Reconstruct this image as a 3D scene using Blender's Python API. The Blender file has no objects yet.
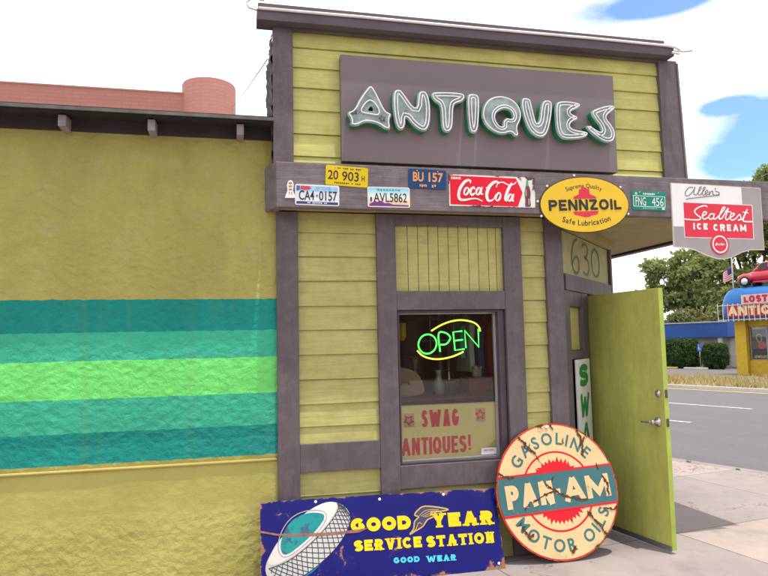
import bpy, bmesh, math, random
from mathutils import Vector, Matrix
random.seed(7)
S = bpy.context.scene
C = S.collection
PI = math.pi
def rad(a): return math.radians(a)

# ------------------------------------------------------------------ mesh helpers
class MB:
    """collects polygons; xf maps local coordinates to the frame of the mesh"""
    def __init__(self, xf=None):
        self.v = []; self.f = []; self.xf = xf
    def add(self, vs, fs):
        n = len(self.v)
        for p in vs:
            p = tuple(p)
            self.v.append(self.xf(*p) if self.xf else p)
        for f in fs: self.f.append([i + n for i in f])
        return self
    def box(self, x0, x1, y0, y1, z0, z1):
        vs = [(x0,y0,z0),(x1,y0,z0),(x1,y1,z0),(x0,y1,z0),(x0,y0,z1),(x1,y0,z1),(x1,y1,z1),(x0,y1,z1)]
        return self.add(vs, [(0,3,2,1),(4,5,6,7),(0,1,5,4),(1,2,6,5),(2,3,7,6),(3,0,4,7)])
    def prism(self, poly, a0, a1, axis='z'):
        """polygon extruded along an axis; poly in the two other axes (x,y), (x,z) or (y,z)"""
        n = len(poly)
        def P(p, a):
            return (p[0], p[1], a) if axis == 'z' else ((p[0], a, p[1]) if axis == 'y' else (a, p[0], p[1]))
        vs = [P(p, a0) for p in poly] + [P(p, a1) for p in poly]
        fs = [list(range(n))[::-1], list(range(n, 2*n))]
        for i in range(n):
            j = (i+1) % n; fs.append((i, j, n+j, n+i))
        return self.add(vs, fs)
    def ring(self, outer, inner, a0, a1, axis='y'):
        """closed band between two polygons of equal length, extruded"""
        n = len(outer)
        def P(p, a): return (p[0], a, p[1]) if axis == 'y' else (p[0], p[1], a)
        vs = [P(p,a0) for p in outer]+[P(p,a0) for p in inner]+[P(p,a1) for p in outer]+[P(p,a1) for p in inner]
        fs = []
        for i in range(n):
            j = (i+1) % n
            fs += [(i,j,n+j,n+i),(2*n+i,3*n+i,3*n+j,2*n+j),(i,2*n+i,2*n+j,j),(n+i,n+j,3*n+j,3*n+i)]
        return self.add(vs, fs)
    def sheet(self, poly, y):
        return self.add([(p[0], y, p[1]) for p in poly], [list(range(len(poly)))])
    def tube(self, pts, r, seg=8, closed=False):
        pts = [Vector(p) for p in pts]; n = len(pts)
        if n < 2: return self
        rs = r if isinstance(r, (list, tuple)) else [r]*n
        rings = []; up = None
        for i, p in enumerate(pts):
            a = pts[(i-1) % n] if (closed or i > 0) else p
            b = pts[(i+1) % n] if (closed or i < n-1) else p
            t = (b-a)
            if t.length < 1e-9: t = Vector((0,0,1))
            t.normalize()
            if up is None:
                up = Vector((0,1,0)) if abs(t.y) < .9 else Vector((1,0,0))
            u = (up - t*up.dot(t))
            if u.length < 1e-6: u = t.orthogonal()
            u.normalize(); up = u; w = t.cross(u)
            rings.append([p + (u*math.cos(2*PI*k/seg) + w*math.sin(2*PI*k/seg))*rs[i] for k in range(seg)])
        vs = [q for rg in rings for q in rg]; fs = []
        m = n if closed else n-1
        for i in range(m):
            j = (i+1) % n
            for k in range(seg):
                l = (k+1) % seg
                fs.append((i*seg+k, i*seg+l, j*seg+l, j*seg+k))
        if not closed:
            fs.append(list(range(seg))[::-1]); fs.append([(n-1)*seg+k for k in range(seg)])
        return self.add(vs, fs)
    def cyl(self, p0, p1, r, seg=16): return self.tube([p0, p1], r, seg)
    def lathe(self, prof, c=(0,0,0), axis='z', seg=24):
        """profile of (radius, height)"""
        vs = []; fs = []; n = len(prof)
        for r, hgt in prof:
            for k in range(seg):
                a = 2*PI*k/seg; x, y = r*math.cos(a), r*math.sin(a)
                q = (x,y,hgt) if axis == 'z' else ((x,hgt,y) if axis == 'y' else (hgt,x,y))
                vs.append((c[0]+q[0], c[1]+q[1], c[2]+q[2]))
        for i in range(n-1):
            for k in range(seg):
                l = (k+1) % seg; fs.append((i*seg+k, i*seg+l, (i+1)*seg+l, (i+1)*seg+k))
        fs.append(list(range(seg))[::-1]); fs.append([(n-1)*seg+k for k in range(seg)])
        return self.add(vs, fs)
    def blob(self, c, r, nu=14, nv=9):
        vs = []; fs = []
        for j in range(1, nv):
            t = PI*j/nv
            for i in range(nu):
                a = 2*PI*i/nu
                vs.append((c[0]+r[0]*math.sin(t)*math.cos(a), c[1]+r[1]*math.sin(t)*math.sin(a), c[2]+r[2]*math.cos(t)))
        vs += [(c[0],c[1],c[2]+r[2]), (c[0],c[1],c[2]-r[2])]
        for j in range(nv-2):
            for i in range(nu):
                k = (i+1) % nu
                fs.append((j*nu+i, (j+1)*nu+i, (j+1)*nu+k, j*nu+k))
        T_, B_ = len(vs)-2, len(vs)-1
        for i in range(nu):
            k = (i+1) % nu
            fs.append((T_, i, k)); fs.append((B_, (nv-2)*nu+k, (nv-2)*nu+i))
        return self.add(vs, fs)
    def ribbon(self, pts, w, y, closed=False):
        """flat stroke of width w (number or list) lying in the plane y"""
        P = [Vector(p) for p in pts]; n = len(P)
        ws = w if isinstance(w, (list, tuple)) else [w]*n
        L, Rr = [], []
        for i in range(n):
            a = P[(i-1) % n] if (closed or i > 0) else None
            b = P[(i+1) % n] if (closed or i < n-1) else None
            d1 = (P[i]-a).normalized() if a is not None else (b-P[i]).normalized()
            d2 = (b-P[i]).normalized() if b is not None else d1
            n1 = Vector((-d1.y, d1.x)); n2 = Vector((-d2.y, d2.x))
            m = n1+n2
            if m.length < 1e-6: m = n1
            m.normalize(); k = min(1/max(.2, m.dot(n1)), 1.7)
            if d1.dot(d2) < -.35:               # hairpin: square the turn off instead of mitring it
                for nn_ in (n1, n2): L.append(P[i]+nn_*ws[i]/2); Rr.append(P[i]-nn_*ws[i]/2)
                continue
            L.append(P[i]+m*k*ws[i]/2); Rr.append(P[i]-m*k*ws[i]/2)
        n = len(L); vs = [(p.x, y-.0005*i/n, p.y) for i, p in enumerate(L)]+[(p.x, y-.0005*i/n, p.y) for i, p in enumerate(Rr)]
        fs = []
        for i in range(n if closed else n-1):
            j = (i+1) % n; fs.append((i, n+i, n+j, j))
        return self.add(vs, fs)

ORG = {}
def build(name, mb, mat, parent=None, smooth=False, bevel=0, loc=None, local=False):
    """link the collected polygons as ONE mesh object; world-space meshes are moved into their parent's frame"""
    me = bpy.data.meshes.new(name)
    off = Vector((0,0,0))
    if loc is not None: off = Vector(loc)
    elif parent is not None and not local: off = ORG.get(parent.name, Vector((0,0,0)))
    me.from_pydata([tuple(Vector(p)-off) if not local else p for p in mb.v], [], mb.f)
    me.update()
    bm = bmesh.new(); bm.from_mesh(me)
    if not getattr(mb, 'open', False): bmesh.ops.recalc_face_normals(bm, faces=bm.faces)
    bm.to_mesh(me); bm.free()
    if smooth:
        for p in me.polygons: p.use_smooth = True
    for m in (mat if isinstance(mat, (list, tuple)) else [mat]): me.materials.append(m)
    o = bpy.data.objects.new(name, me); C.objects.link(o)
    if parent is not None:
        o.parent = parent; ORG[o.name] = off
    else:
        o.location = off; ORG[o.name] = off
    if bevel:
        b = o.modifiers.new('edge', 'BEVEL'); b.width = bevel; b.segments = 2; b.limit_method = 'ANGLE'; b.angle_limit = rad(40)
    return o
def tag(o, label, cat, group=None):
    o['label'] = label; o['category'] = cat
    if group: o['group'] = group
    return o
def thing(name, label, cat, loc=(0,0,0), rot=(0,0,0), group=None):
    o = bpy.data.objects.new(name, None); C.objects.link(o); o.location = loc; o.rotation_euler = rot
    o.empty_display_size = .2
    ORG[o.name] = Vector(loc)
    return tag(o, label, cat, group)
def setting(o): o['kind'] = 'structure'; return o

def arc(cx, cz, rx, rz, a0, a1, n=10):
    return [(cx+rx*math.cos(rad(a0+(a1-a0)*i/n)), cz+rz*math.sin(rad(a0+(a1-a0)*i/n))) for i in range(n+1)]
def ellipse(cx, cz, rx, rz, n=64): return arc(cx, cz, rx, rz, 0, 360, n)[:-1]
def smooth_pts(pts, k=4, closed=False):
    """Catmull-Rom through the points"""
    n = len(pts)
    if n < 3: return list(pts)
    out = []
    for i in range(n if closed else n-1):
        g = lambda j: pts[j % n] if closed else pts[min(max(j, 0), n-1)]
        p0, p1, p2, p3 = g(i-1), g(i), g(i+1), g(i+2)
        for s in range(k):
            t = s/k
            out.append(tuple(.5*((2*p1[d])+(-p0[d]+p2[d])*t+(2*p0[d]-5*p1[d]+4*p2[d]-p3[d])*t*t+(-p0[d]+3*p1[d]-3*p2[d]+p3[d])*t**3) for d in (0,1)))
    if not closed: out.append(tuple(pts[-1]))
    return out
def chaikin(pts, k=2):
    for _ in range(k):
        q = []
        for i in range(len(pts)):
            a, b = pts[i], pts[(i+1) % len(pts)]
            q += [(a[0]*.75+b[0]*.25, a[1]*.75+b[1]*.25), (a[0]*.25+b[0]*.75, a[1]*.25+b[1]*.75)]
        pts = q
    return pts
def inset(pts, d):
    n = len(pts); A = sum(pts[i][0]*pts[(i+1)%n][1]-pts[(i+1)%n][0]*pts[i][1] for i in range(n))
    s = 1 if A > 0 else -1; out = []
    for i in range(n):
        a, p, b = Vector(pts[i-1]), Vector(pts[i]), Vector(pts[(i+1)%n])
        if (p-a).length < 1e-7 or (b-p).length < 1e-7: continue
        d1 = (p-a).normalized(); d2 = (b-p).normalized()
        m = Vector((-d1.y-d2.y, d1.x+d2.x))
        if m.length < 1e-6: continue
        m.normalize(); k = min(1/max(.35, m.dot(Vector((-d1.y, d1.x)))), 1.5)
        q = p+m*d*s*k
        out.append((q.x, q.y))
    return out

# ------------------------------------------------------------------ lettering
def font_mesh(body, bold=0.0, shear=0.0, spacing=1.0):
    cu = bpy.data.curves.new('glyphs', 'FONT'); cu.body = body; cu.size = 1; cu.offset = bold; cu.shear = shear
    cu.space_character = spacing; cu.resolution_u = 4; cu.fill_mode = 'FRONT'
    ob = bpy.data.objects.new('glyphs', cu); C.objects.link(ob)
    dg = bpy.context.evaluated_depsgraph_get()
    me = bpy.data.meshes.new_from_object(ob.evaluated_get(dg))
    vs = [tuple(v.co) for v in me.vertices]; fs = [list(p.vertices) for p in me.polygons]
    bpy.data.objects.remove(ob); bpy.data.curves.remove(cu); bpy.data.meshes.remove(me)
    return vs, fs
def text(mb, body, x0, x1, z0, z1, y, bold=0.0, tilt=0.0, shear=0.0, spacing=1.0):
    """set a word so that it fills the box x0..x1, z0..z1 in the plane y"""
    vs, fs = font_mesh(body, bold, shear, spacing)
    ax, bx = min(v[0] for v in vs), max(v[0] for v in vs); ay, by = min(v[1] for v in vs), max(v[1] for v in vs)
    cx, cz = (x0+x1)/2, (z0+z1)/2; c, s = math.cos(tilt), math.sin(tilt); q = []
    for v in vs:
        X = (v[0]-ax)/(bx-ax)*(x1-x0)+x0-cx; Z = (v[1]-ay)/(by-ay)*(z1-z0)+z0-cz
        q.append((cx+c*X-s*Z, y, cz+s*X+c*Z))
    mb.add(q, fs); return mb
def arc_words(parent, mat, body, cx, cz, r, a_mid, h, y, **k):
    """words along a circle, each word a mesh of its own"""
    out = []; arc_text(out, body, cx, cz, r, a_mid, h, y, **k)
    for m in out: build('lettering', m, mat, parent, local=True)
def arc_text(mb, body, cx, cz, r, a_mid, h, y, bold=0.0, gap=.25, widen=1.0, inside=False):
    """letters along a circle; inside=True: they read along the bottom"""
    items = []; tot = 0
    for ch in body:
        if ch == ' ': items.append((None, .3*h)); tot += .3*h+gap*h; continue
        vs, fs = font_mesh(ch, bold)
        ax, bx = min(v[0] for v in vs), max(v[0] for v in vs); k = h/.73
        if ch.islower() or ch in ',.': pass
        w = (bx-ax)*k*widen; items.append(((vs, fs, ax, k), w)); tot += w+gap*h
    tot -= gap*h; pos = -tot/2
    lst = mb if isinstance(mb, list) else None
    if lst is not None: mb = MB(); mb.open = True; lst.append(mb)
    for it, w in items:
        m = pos+w/2; pos += w+gap*h
        if it is None:
            if lst is not None: mb = MB(); mb.open = True; lst.append(mb)
            continue
        vs, fs, ax, k = it
        a = (rad(a_mid)-m/r) if not inside else (rad(a_mid)+m/r)
        q = []
        for v in vs:
            X = (v[0]-ax)*k*widen-w/2; Z = v[1]*k-h/2
            if not inside: rr = r+Z; er = (math.cos(a), math.sin(a)); et = (math.sin(a), -math.cos(a)); q.append((cx+er[0]*rr+et[0]*X, y, cz+er[1]*rr+et[1]*X))
            else: rr = r-Z; er = (math.cos(a), math.sin(a)); et = (-math.sin(a), math.cos(a)); q.append((cx+er[0]*rr+et[0]*X, y, cz+er[1]*rr+et[1]*X))
        mb.add(q, fs)
    return mb
# drawn capitals: skeletons in a unit box, (strokes, width)
def _r(*p): return list(p)
GL = {
 'A': ([[(0,0),(.5,1)],[(1,0),(.5,1)],[(.2,.3),(.8,.3)]], .92),
 'C': ([arc(.5,.5,.5,.5,40,320,18)], .8),
 'D': ([[(0,0),(0,1),(.45,1)]+arc(.45,.5,.55,.5,90,-90,12)[1:]+[(0,0)]], .82),
 'E': ([[(1,1),(0,1),(0,0),(1,0)],[(0,.5),(.8,.5)]], .68),
 'F': ([[(1,1),(0,1),(0,0)],[(0,.5),(.8,.5)]], .64),
 'G': ([arc(.5,.5,.5,.5,40,330,18)+[(1,.42),(.55,.42)]], .86),
 'I': ([[(.5,0),(.5,1)]], .0),
 'J': ([[(1,1),(1,.3)]+arc(.5,.3,.5,.3,0,-170,10)[1:]], .6),
 'L': ([[(0,1),(0,0),(1,0)]], .62),
 'M': ([[(0,0),(0,1)],[(1,0),(1,1)],[(0,1),(.5,.15),(1,1)]], 1.0),
 'N': ([[(0,0),(0,1)],[(1,0),(1,1)],[(0,1),(1,0)]], .8),
 'O': ([arc(.5,.5,.5,.5,0,360,24)[:-1]], .86),
 'P': ([[(0,0),(0,1),(.55,1)]+arc(.55,.73,.45,.27,90,-90,10)[1:]+[(0,.46)]], .74),
 'Q': ([arc(.5,.5,.5,.5,0,360,24)[:-1],[(.55,.3),(1,0)]], .86),
 'R': ([[(0,0),(0,1),(.55,1)]+arc(.55,.75,.45,.25,90,-90,10)[1:]+[(0,.5)],[(.5,.5),(1,0)]], .8),
 'S': ([[(.97,.8)]+arc(.5,.76,.47,.24,25,270,12)+arc(.5,.26,.5,.26,90,-155,12)], .74),
 'T': ([[(0,1),(1,1)],[(.5,1),(.5,0)]], .74),
 'U': ([[(0,1),(0,.35)]+arc(.5,.35,.5,.35,180,360,12)[1:]+[(1,1)]], .78),
 'V': ([[(0,1),(.5,0)],[(1,1),(.5,0)]], .88),
 'W': ([[(0,1),(.26,0)],[(.26,0),(.5,.85)],[(.5,.85),(.74,0)],[(.74,0),(1,1)]], 1.5),
 'Y': ([[(0,1),(.5,.45),(1,1)],[(.5,.45),(.5,0)]], .86),
 'Z': ([[(0,1),(1,1),(0,0),(1,0)]], .72),
 '!': ([[(.5,.32),(.5,1)],[(.5,0),(.5,.14)]], .0),
 '-': ([[(.1,.45),(.9,.45)]], .25),
}
SLAB = {'A':[(0,0),(1,0)],'D':[],'E':[],'I':[(.5,0),(.5,1)],'N':[(0,0),(0,1),(1,1)],'R':[(0,0),(1,0)],'T':[(.5,0)],'V':[(0,1),(1,1)],'W':[(0,1),(1,1)],'Y':[(0,1),(1,1),(.5,0)],'P':[(0,0)],'M':[(0,0),(1,0)],'U':[(0,1),(1,1)]}
def letters(mb, word, x0, x1, z0, z1, y, wt, slab=False, gap=None, tilt=0.0, closedO='OQ'):
    """drawn capitals of stroke weight wt filling the box"""
    h = z1-z0; g = gap if gap is not None else wt*.45
    wid = []
    for ch in word: wid.append(.35*h if ch == ' ' else GL[ch][1]*h+(wt if GL[ch][1] < .1 else 0)+(wt*.5 if slab else 0))
    tot = sum(wid)+g*(len(word)-1); k = (x1-x0-g*(len(word)-1))/sum(wid)
    cx, cz = (x0+x1)/2, (z0+z1)/2; c, s = math.cos(tilt), math.sin(tilt)
    x = x0; lay = 0
    for ch, w in zip(word, wid):
        W = w*k
        if ch != ' ':
            ins = wt*.5+(wt*.3 if slab and ch in SLAB and SLAB[ch] else 0)
            def mp(p, ver=True):
                X = x+ins+p[0]*(W-2*ins); Z = z0+(wt*.5+p[1]*(h-wt) if ver else p[1]*h)
                return (cx+c*(X-cx)-s*(Z-cz), cz+s*(X-cx)+c*(Z-cz))
            for st in GL[ch][0]:
                straight_end = len(st) == 2
                q = []
                for p in st:
                    pp = p
                    full = (straight_end and abs(st[0][0]-st[1][0]) <= .6 and abs(st[0][1]-st[1][1]) > .3) or (ch in 'NM' and straight_end) or (len(st) > 2 and p in (st[0], st[-1]) and ch in 'FUYPR' and p[1] in (0, 1))
                    q.append(mp(pp, not full))
                cl = ch in closedO and len(st) > 10
                if not cl:                      # square caps on level strokes
                    for e_, nb in ((0, 1), (-1, -2)):
                        if abs(st[e_][1]-st[nb][1]) < .02 and abs(st[e_][0]-st[nb][0]) > .1 and st[e_][0] in (0, 1, .8):
                            a_ = Vector(q[e_]); d_ = (a_-Vector(q[nb])).normalized(); ex = a_+d_*ins; q[e_] = (ex.x, ex.y)
                mb.ribbon(q, wt, y-lay*.00012, cl); lay = (lay+1) % 7
            if slab:
                for p in SLAB.get(ch, []):
                    a = mp((p[0], 0)); X = x+ins+p[0]*(W-2*ins); hw = wt*.85; t = wt*.42
                    Zc = z0+t/2 if p[1] == 0 else z1-t/2
                    q = [(X-hw, Zc), (X+hw, Zc)]
                    q = [(cx+c*(u-cx)-s*(v-cz), cz+s*(u-cx)+c*(v-cz)) for u, v in q]
                    mb.ribbon(q, t, y-lay*.00012); lay = (lay+1) % 7
        x += W+g
    return mb

# ------------------------------------------------------------------ materials
class NT:
    def __init__(self, name):
        self.m = bpy.data.materials.new(name); self.m.use_nodes = True
        self.t = self.m.node_tree; self.n = self.t.nodes; self.n.clear()
        self.out = self.n.new('ShaderNodeOutputMaterial')
    def new(self, ty, **kw):
        x = self.n.new(ty)
        for k, v in kw.items(): setattr(x, k, v)
        return x
    def link(self, a, b): self.t.links.new(a, b)
    def val(self, sock, v):
        if hasattr(v, 'is_linked') or hasattr(v, 'links'): self.link(v, sock)
        else: sock.default_value = v
    def math(self, op, a, b=0.0, c=None):
        x = self.new('ShaderNodeMath', operation=op); self.val(x.inputs[0], a); self.val(x.inputs[1], b)
        if c is not None: self.val(x.inputs[2], c)
        return x.outputs[0]
    def coords(self, scale=(1,1,1), src='Object', rot=(0,0,0), loc=(0,0,0)):
        tc = self.new('ShaderNodeTexCoord'); mp = self.new('ShaderNodeMapping')
        self.link(tc.outputs[src], mp.inputs['Vector']); mp.inputs['Scale'].default_value = scale
        mp.inputs['Rotation'].default_value = rot; mp.inputs['Location'].default_value = loc
        return mp.outputs[0]
    def noise(self, vec, scale, detail=4, rough=.55, dist=0.0):
        x = self.new('ShaderNodeTexNoise'); self.link(vec, x.inputs['Vector']); x.inputs['Scale'].default_value = scale
        x.inputs['Detail'].default_value = detail; x.inputs['Roughness'].default_value = rough; x.inputs['Distortion'].default_value = dist
        return x.outputs['Fac']
    def ramp(self, fac, stops, interp='LINEAR'):
        x = self.new('ShaderNodeValToRGB'); self.link(fac, x.inputs[0]); e = x.color_ramp.elements; x.color_ramp.interpolation = interp
        while len(e) < len(stops): e.new(.5)
        for i, (p, c) in enumerate(stops): e[i].position = p; e[i].color = (c, c, c, 1) if not isinstance(c, (tuple, list)) else tuple(c)+(1,)
        return x.outputs[0]
    def mix(self, fac, a, b, mode='MIX'):
        x = self.new('ShaderNodeMix', data_type='RGBA', blend_type=mode)
        self.val(x.inputs[0], fac)
        for s, v in ((x.inputs[6], a), (x.inputs[7], b)):
            if isinstance(v, (tuple, list)): s.default_value = tuple(v)+(1,) if len(v) == 3 else v
            else: self.link(v, s)
        return x.outputs[2]
    def bump(self, hgt, strength, dist=.01, prev=None):
        x = self.new('ShaderNodeBump'); self.link(hgt, x.inputs['Height']); x.inputs['Strength'].default_value = strength
        x.inputs['Distance'].default_value = dist
        if prev is not None: self.link(prev, x.inputs['Normal'])
        return x.outputs[0]
    def surf(self, col, rough=.6, metal=0.0, normal=None, spec=.4, **kw):
        b = self.new('ShaderNodeBsdfPrincipled')
        if isinstance(col, (tuple, list)): b.inputs['Base Color'].default_value = tuple(col)+(1,)
        else: self.link(col, b.inputs['Base Color'])
        self.val(b.inputs['Roughness'], rough); self.val(b.inputs['Metallic'], metal); b.inputs['Specular IOR Level'].default_value = spec
        if normal is not None: self.link(normal, b.inputs['Normal'])
        for k, v in kw.items(): b.inputs[k].default_value = v
        self.link(b.outputs[0], self.out.inputs[0]); return self.m
def mul(c, k): return tuple(x*k for x in c)

def plain(name, col, rough=.5, metal=0.0, var=.12, scale=6.0, bump=.05, bscale=60.0, spec=.4):
    t = NT(name); v = t.coords(); n = t.noise(v, scale, 5)
    c = t.mix(t.ramp(n, [(.3, 0.0), (.7, 1.0)]), mul(col, 1-var), mul(col, 1+var))
    return t.surf(c, rough, metal, t.bump(t.noise(v, bscale, 3), bump, .004), spec)
def painted_wood(name, col, var=.12, grain=(2, 30, 30), chips=None, rough=.65, bump=.35, dirt=None):
    """paint on timber: grain, blotches and, where asked, chips down to another colour"""
    t = NT(name); v = t.coords(); vg = t.coords(grain)
    n = t.noise(v, 2.3, 6, .6); g = t.noise(vg, 1.0, 6, .65)
    c = t.mix(t.ramp(n, [(.3, 0.0), (.7, 1.0)]), mul(col, 1-var), mul(col, 1+var))
    c = t.mix(t.math('MULTIPLY', t.ramp(g, [(.35, 1.0), (.55, 0.0)]), .35), c, mul(col, .55))
    n2 = t.noise(v, 11, 6, .7)
    if dirt: c = t.mix(t.math('MULTIPLY', t.ramp(n2, [(.45, 0.0), (.72, 1.0)]), dirt[1]), c, dirt[0])
    hgt = g
    if chips:
        m = t.ramp(t.noise(t.coords((1,1,1.6), loc=(3.1, 1.7, .4)), chips[2], 8, .75), [(chips[1], 0.0), (chips[1]+.02, 1.0)])
        c = t.mix(m, c, chips[0]); 
    return t.surf(c, rough, 0, t.bump(hgt, bump, .006))
def enamel(name, col, rust=(.16, .055, .02), thr=.63, scale=5.0, edge=None, rough=.28, seed=0.0, pale=None, lines=0.0):
    """porcelain enamel on steel with rust where it has chipped; edge=(half_x, half_z, z_centre) or ('disc', r)"""
    t = NT(name); v = t.coords(loc=(seed, seed*.7, seed*1.3)); 
    n = t.noise(v, scale, 9, .68, .25)
    if edge:
        tc = t.new('ShaderNodeTexCoord'); sx = t.new('ShaderNodeSeparateXYZ'); t.link(tc.outputs['Object'], sx.inputs[0])
        if edge[0] == 'disc':
            r = t.math('SQRT', t.math('ADD', t.math('MULTIPLY', sx.outputs[0], sx.outputs[0]), t.math('MULTIPLY', sx.outputs[2], sx.outputs[2])))
            e = t.math('DIVIDE', t.math('SUBTRACT', r, edge[1]-.07), .07)
        else:
            ax = t.math('DIVIDE', t.math('SUBTRACT', t.math('ABSOLUTE', sx.outputs[0]), edge[0]-.05), .05)
            az = t.math('DIVIDE', t.math('SUBTRACT', t.math('ABSOLUTE', t.math('SUBTRACT', sx.outputs[2], edge[2])), edge[1]-.05), .05)
            e = t.math('MAXIMUM', ax, az)
        e = t.math('MAXIMUM', e, 0.0)
        n = t.math('ADD', n, t.math('MULTIPLY', t.math('MULTIPLY', e, e), .16))
    m = t.ramp(n, [(thr, 0.0), (thr+.012, 1.0)])
    if lines:
        w = t.noise(t.coords((1,1,1), loc=(seed+2, 0, seed)), 2.2, 5, .6)
        cr = t.math('ABSOLUTE', t.math('SUBTRACT', w, .5))
        gate = t.ramp(t.noise(v, 3.0, 3), [(.5, 0.0), (.56, 1.0)])
        m = t.math('MAXIMUM', m, t.math('MULTIPLY', t.ramp(cr, [(lines*.6, 1.0), (lines, 0.0)]), gate))
    halo = t.ramp(n, [(thr-.06, 0.0), (thr, 1.0)])
    base = t.mix(t.ramp(t.noise(v, 3.5, 5), [(.3, 0.0), (.75, 1.0)]), mul(col, 1.06), mul(col, .86))
    c = t.mix(t.math('MULTIPLY', halo, .45), base, pale if pale else mul(tuple((a+b)/2 for a, b in zip(col, rust)), .9))
    rv = t.mix(t.noise(v, 40, 4), mul(rust, .6), mul(rust, 1.7))
    c = t.mix(m, c, rv)
    rg = t.math('ADD', t.math('MULTIPLY', m, .55), rough)
    return t.surf(c, rg, 0, t.bump(t.math('MULTIPLY', m, -1.0), .5, .002), .16)
def glow(name, col, s):
    t = NT(name); e = t.new('ShaderNodeEmission'); e.inputs[0].default_value = col+(1,); e.inputs[1].default_value = s
    t.link(e.outputs[0], t.out.inputs[0]); return t.m

YEL = (.445, .42, .148); PUR = (.112, .087, .094)
M = {}
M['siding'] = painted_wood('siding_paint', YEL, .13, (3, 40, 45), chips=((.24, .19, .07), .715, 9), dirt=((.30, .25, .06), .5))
M['siding_high'] = painted_wood('sunlit_siding_paint', (.53, .51, .16), .17, (3, 40, 45), chips=((.30, .23, .08), .70, 7), dirt=((.43, .37, .09), .65))  # lighter than the lower siding: sunlight on the upper front mixed into the paint
M['trim'] = painted_wood('trim_paint', PUR, .12, (30, 30, 3), chips=((.27, .14, .07), .70, 5), rough=.6, dirt=((.18, .15, .155), .5))
M['beam'] = painted_wood('weathered_beam_paint', (.155, .122, .128), .26, (2.2, 30, 42), chips=((.035, .028, .03), .68, 7), rough=.8, bump=.9, dirt=((.23, .20, .205), .75))
M['cornice'] = painted_wood('cornice_paint', (.115, .088, .102), .18, (3, 30, 40), chips=((.30, .25, .24), .70, 8), rough=.7)
M['soffit'] = painted_wood('soffit_paint', (.36, .29, .13), .15, (3, 25, 25), rough=.75)
M['door'] = painted_wood('door_paint', (.485, .485, .118), .08, (14, 14, 3), chips=((.22, .2, .05), .83, 5), rough=.45, bump=.12, dirt=((.34, .33, .08), .5))
M['door_edge'] = plain('lit_door_edge_lime', (.36, .46, .07), .5)  # lime tone paints in the light that catches the door's edge
M['panel'] = plain('sign_panel_paint', (.18, .138, .145), .55, var=.1, scale=1.5, bump=.08)
M['number_board'] = plain('number_board_paint', (.34, .31, .13), .6, var=.15, scale=9)
M['metal'] = plain('brushed_metal', (.55, .54, .52), .28, .9, .1)
M['dark'] = plain('dark_void_paint', (.02, .018, .02), .8)
M['white'] = plain('white_enamel', (.78, .77, .74), .45, var=.05)
M['rough_stucco_edge'] = plain('rough_plaster_edge', (.10, .078, .085), .9, var=.35, scale=25, bump=1.0, bscale=45)

def stucco():
    t = NT('striped_stucco'); tc = t.new('ShaderNodeTexCoord'); sx = t.new('ShaderNodeSeparateXYZ'); t.link(tc.outputs['Object'], sx.inputs[0])
    v = t.coords(); wob = t.noise(v, 14, 3)
    z = t.math('ADD', sx.outputs[2], t.math('MULTIPLY', t.math('SUBTRACT', wob, .5), .018))
    zz = t.math('DIVIDE', z, 4.0)
    OL = (.395, .355, .104); D = (.005, .24, .205); G = (.042, .41, .26); LM = (.16, .69, .165)
    c = t.ramp(zz, [(0, (.445, .405, .118)), (.834/4, (.009,.285,.245)), (.965/4, D), (1.046/4, G), (1.258/4, LM), (1.501/4, G), (1.70/4, D), (1.912/4, OL)], 'CONSTANT')  # foot lighter, upper wall darker: eave shade put into the two olives
    n = t.noise(v, 1.6, 6, .6); n2 = t.noise(v, 6.0, 5, .65)
    c = t.mix(t.ramp(n, [(.32, 0.0), (.68, 1.0)]), t.mix(1.0, c, (.86, .84, .80), 'MULTIPLY'), t.mix(1.0, c, (1.1, 1.1, 1.08), 'MULTIPLY'))
    # pale worn patches above the stripes
    hi = t.ramp(zz, [(.50, 0.0), (.56, 1.0)])
    pm = t.math('MULTIPLY', t.math('MULTIPLY', t.ramp(n2, [(.555, 0.0), (.60, 1.0)]), hi), .55)
    c = t.mix(pm, c, (.42, .35, .14))
    dm = t.math('MULTIPLY', t.ramp(t.noise(t.coords((1,1,.6), loc=(4, 2, 0)), 2.6, 6, .7), [(.5, 0.0), (.7, 1.0)]), t.math('MULTIPLY', hi, .5))
    c = t.mix(dm, c, (.28, .245, .06))
    # runs of dirt
    dr = t.ramp(t.noise(t.coords((9, 9, .35), loc=(1, 0, 3)), 1.0, 4, .6), [(.56, 0.0), (.70, 1.0)])
    c = t.mix(t.math('MULTIPLY', dr, .11), c, mul((.25,.22,.07), .8))
    # troweled relief: ridged clumps, rougher above the ledge and at the foot
    vo = t.new('ShaderNodeTexVoronoi', feature='SMOOTH_F1'); t.link(t.coords((1,1,1.25)), vo.inputs['Vector']); vo.inputs['Scale'].default_value = 17
    vo.inputs['Smoothness'].default_value = .6
    mg = t.noise(v, 22, 6, .6, .8)
    hh = t.math('ADD', t.math('MULTIPLY', vo.outputs['Distance'], .7), t.math('MULTIPLY', mg, 1.0))
    k = t.ramp(zz, [(.0, 1.0), (.1, .8), (.13, .22), (.2, .22), (.21, 1.0), (1.0, 1.0)])
    hh = t.math('MULTIPLY', hh, k)
    b = t.bump(hh, .62, .024); b = t.bump(t.noise(v, 90, 3), .22, .004, b)
    return t.surf(c, .75, 0, b, .3)
M['stucco'] = stucco()

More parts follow.
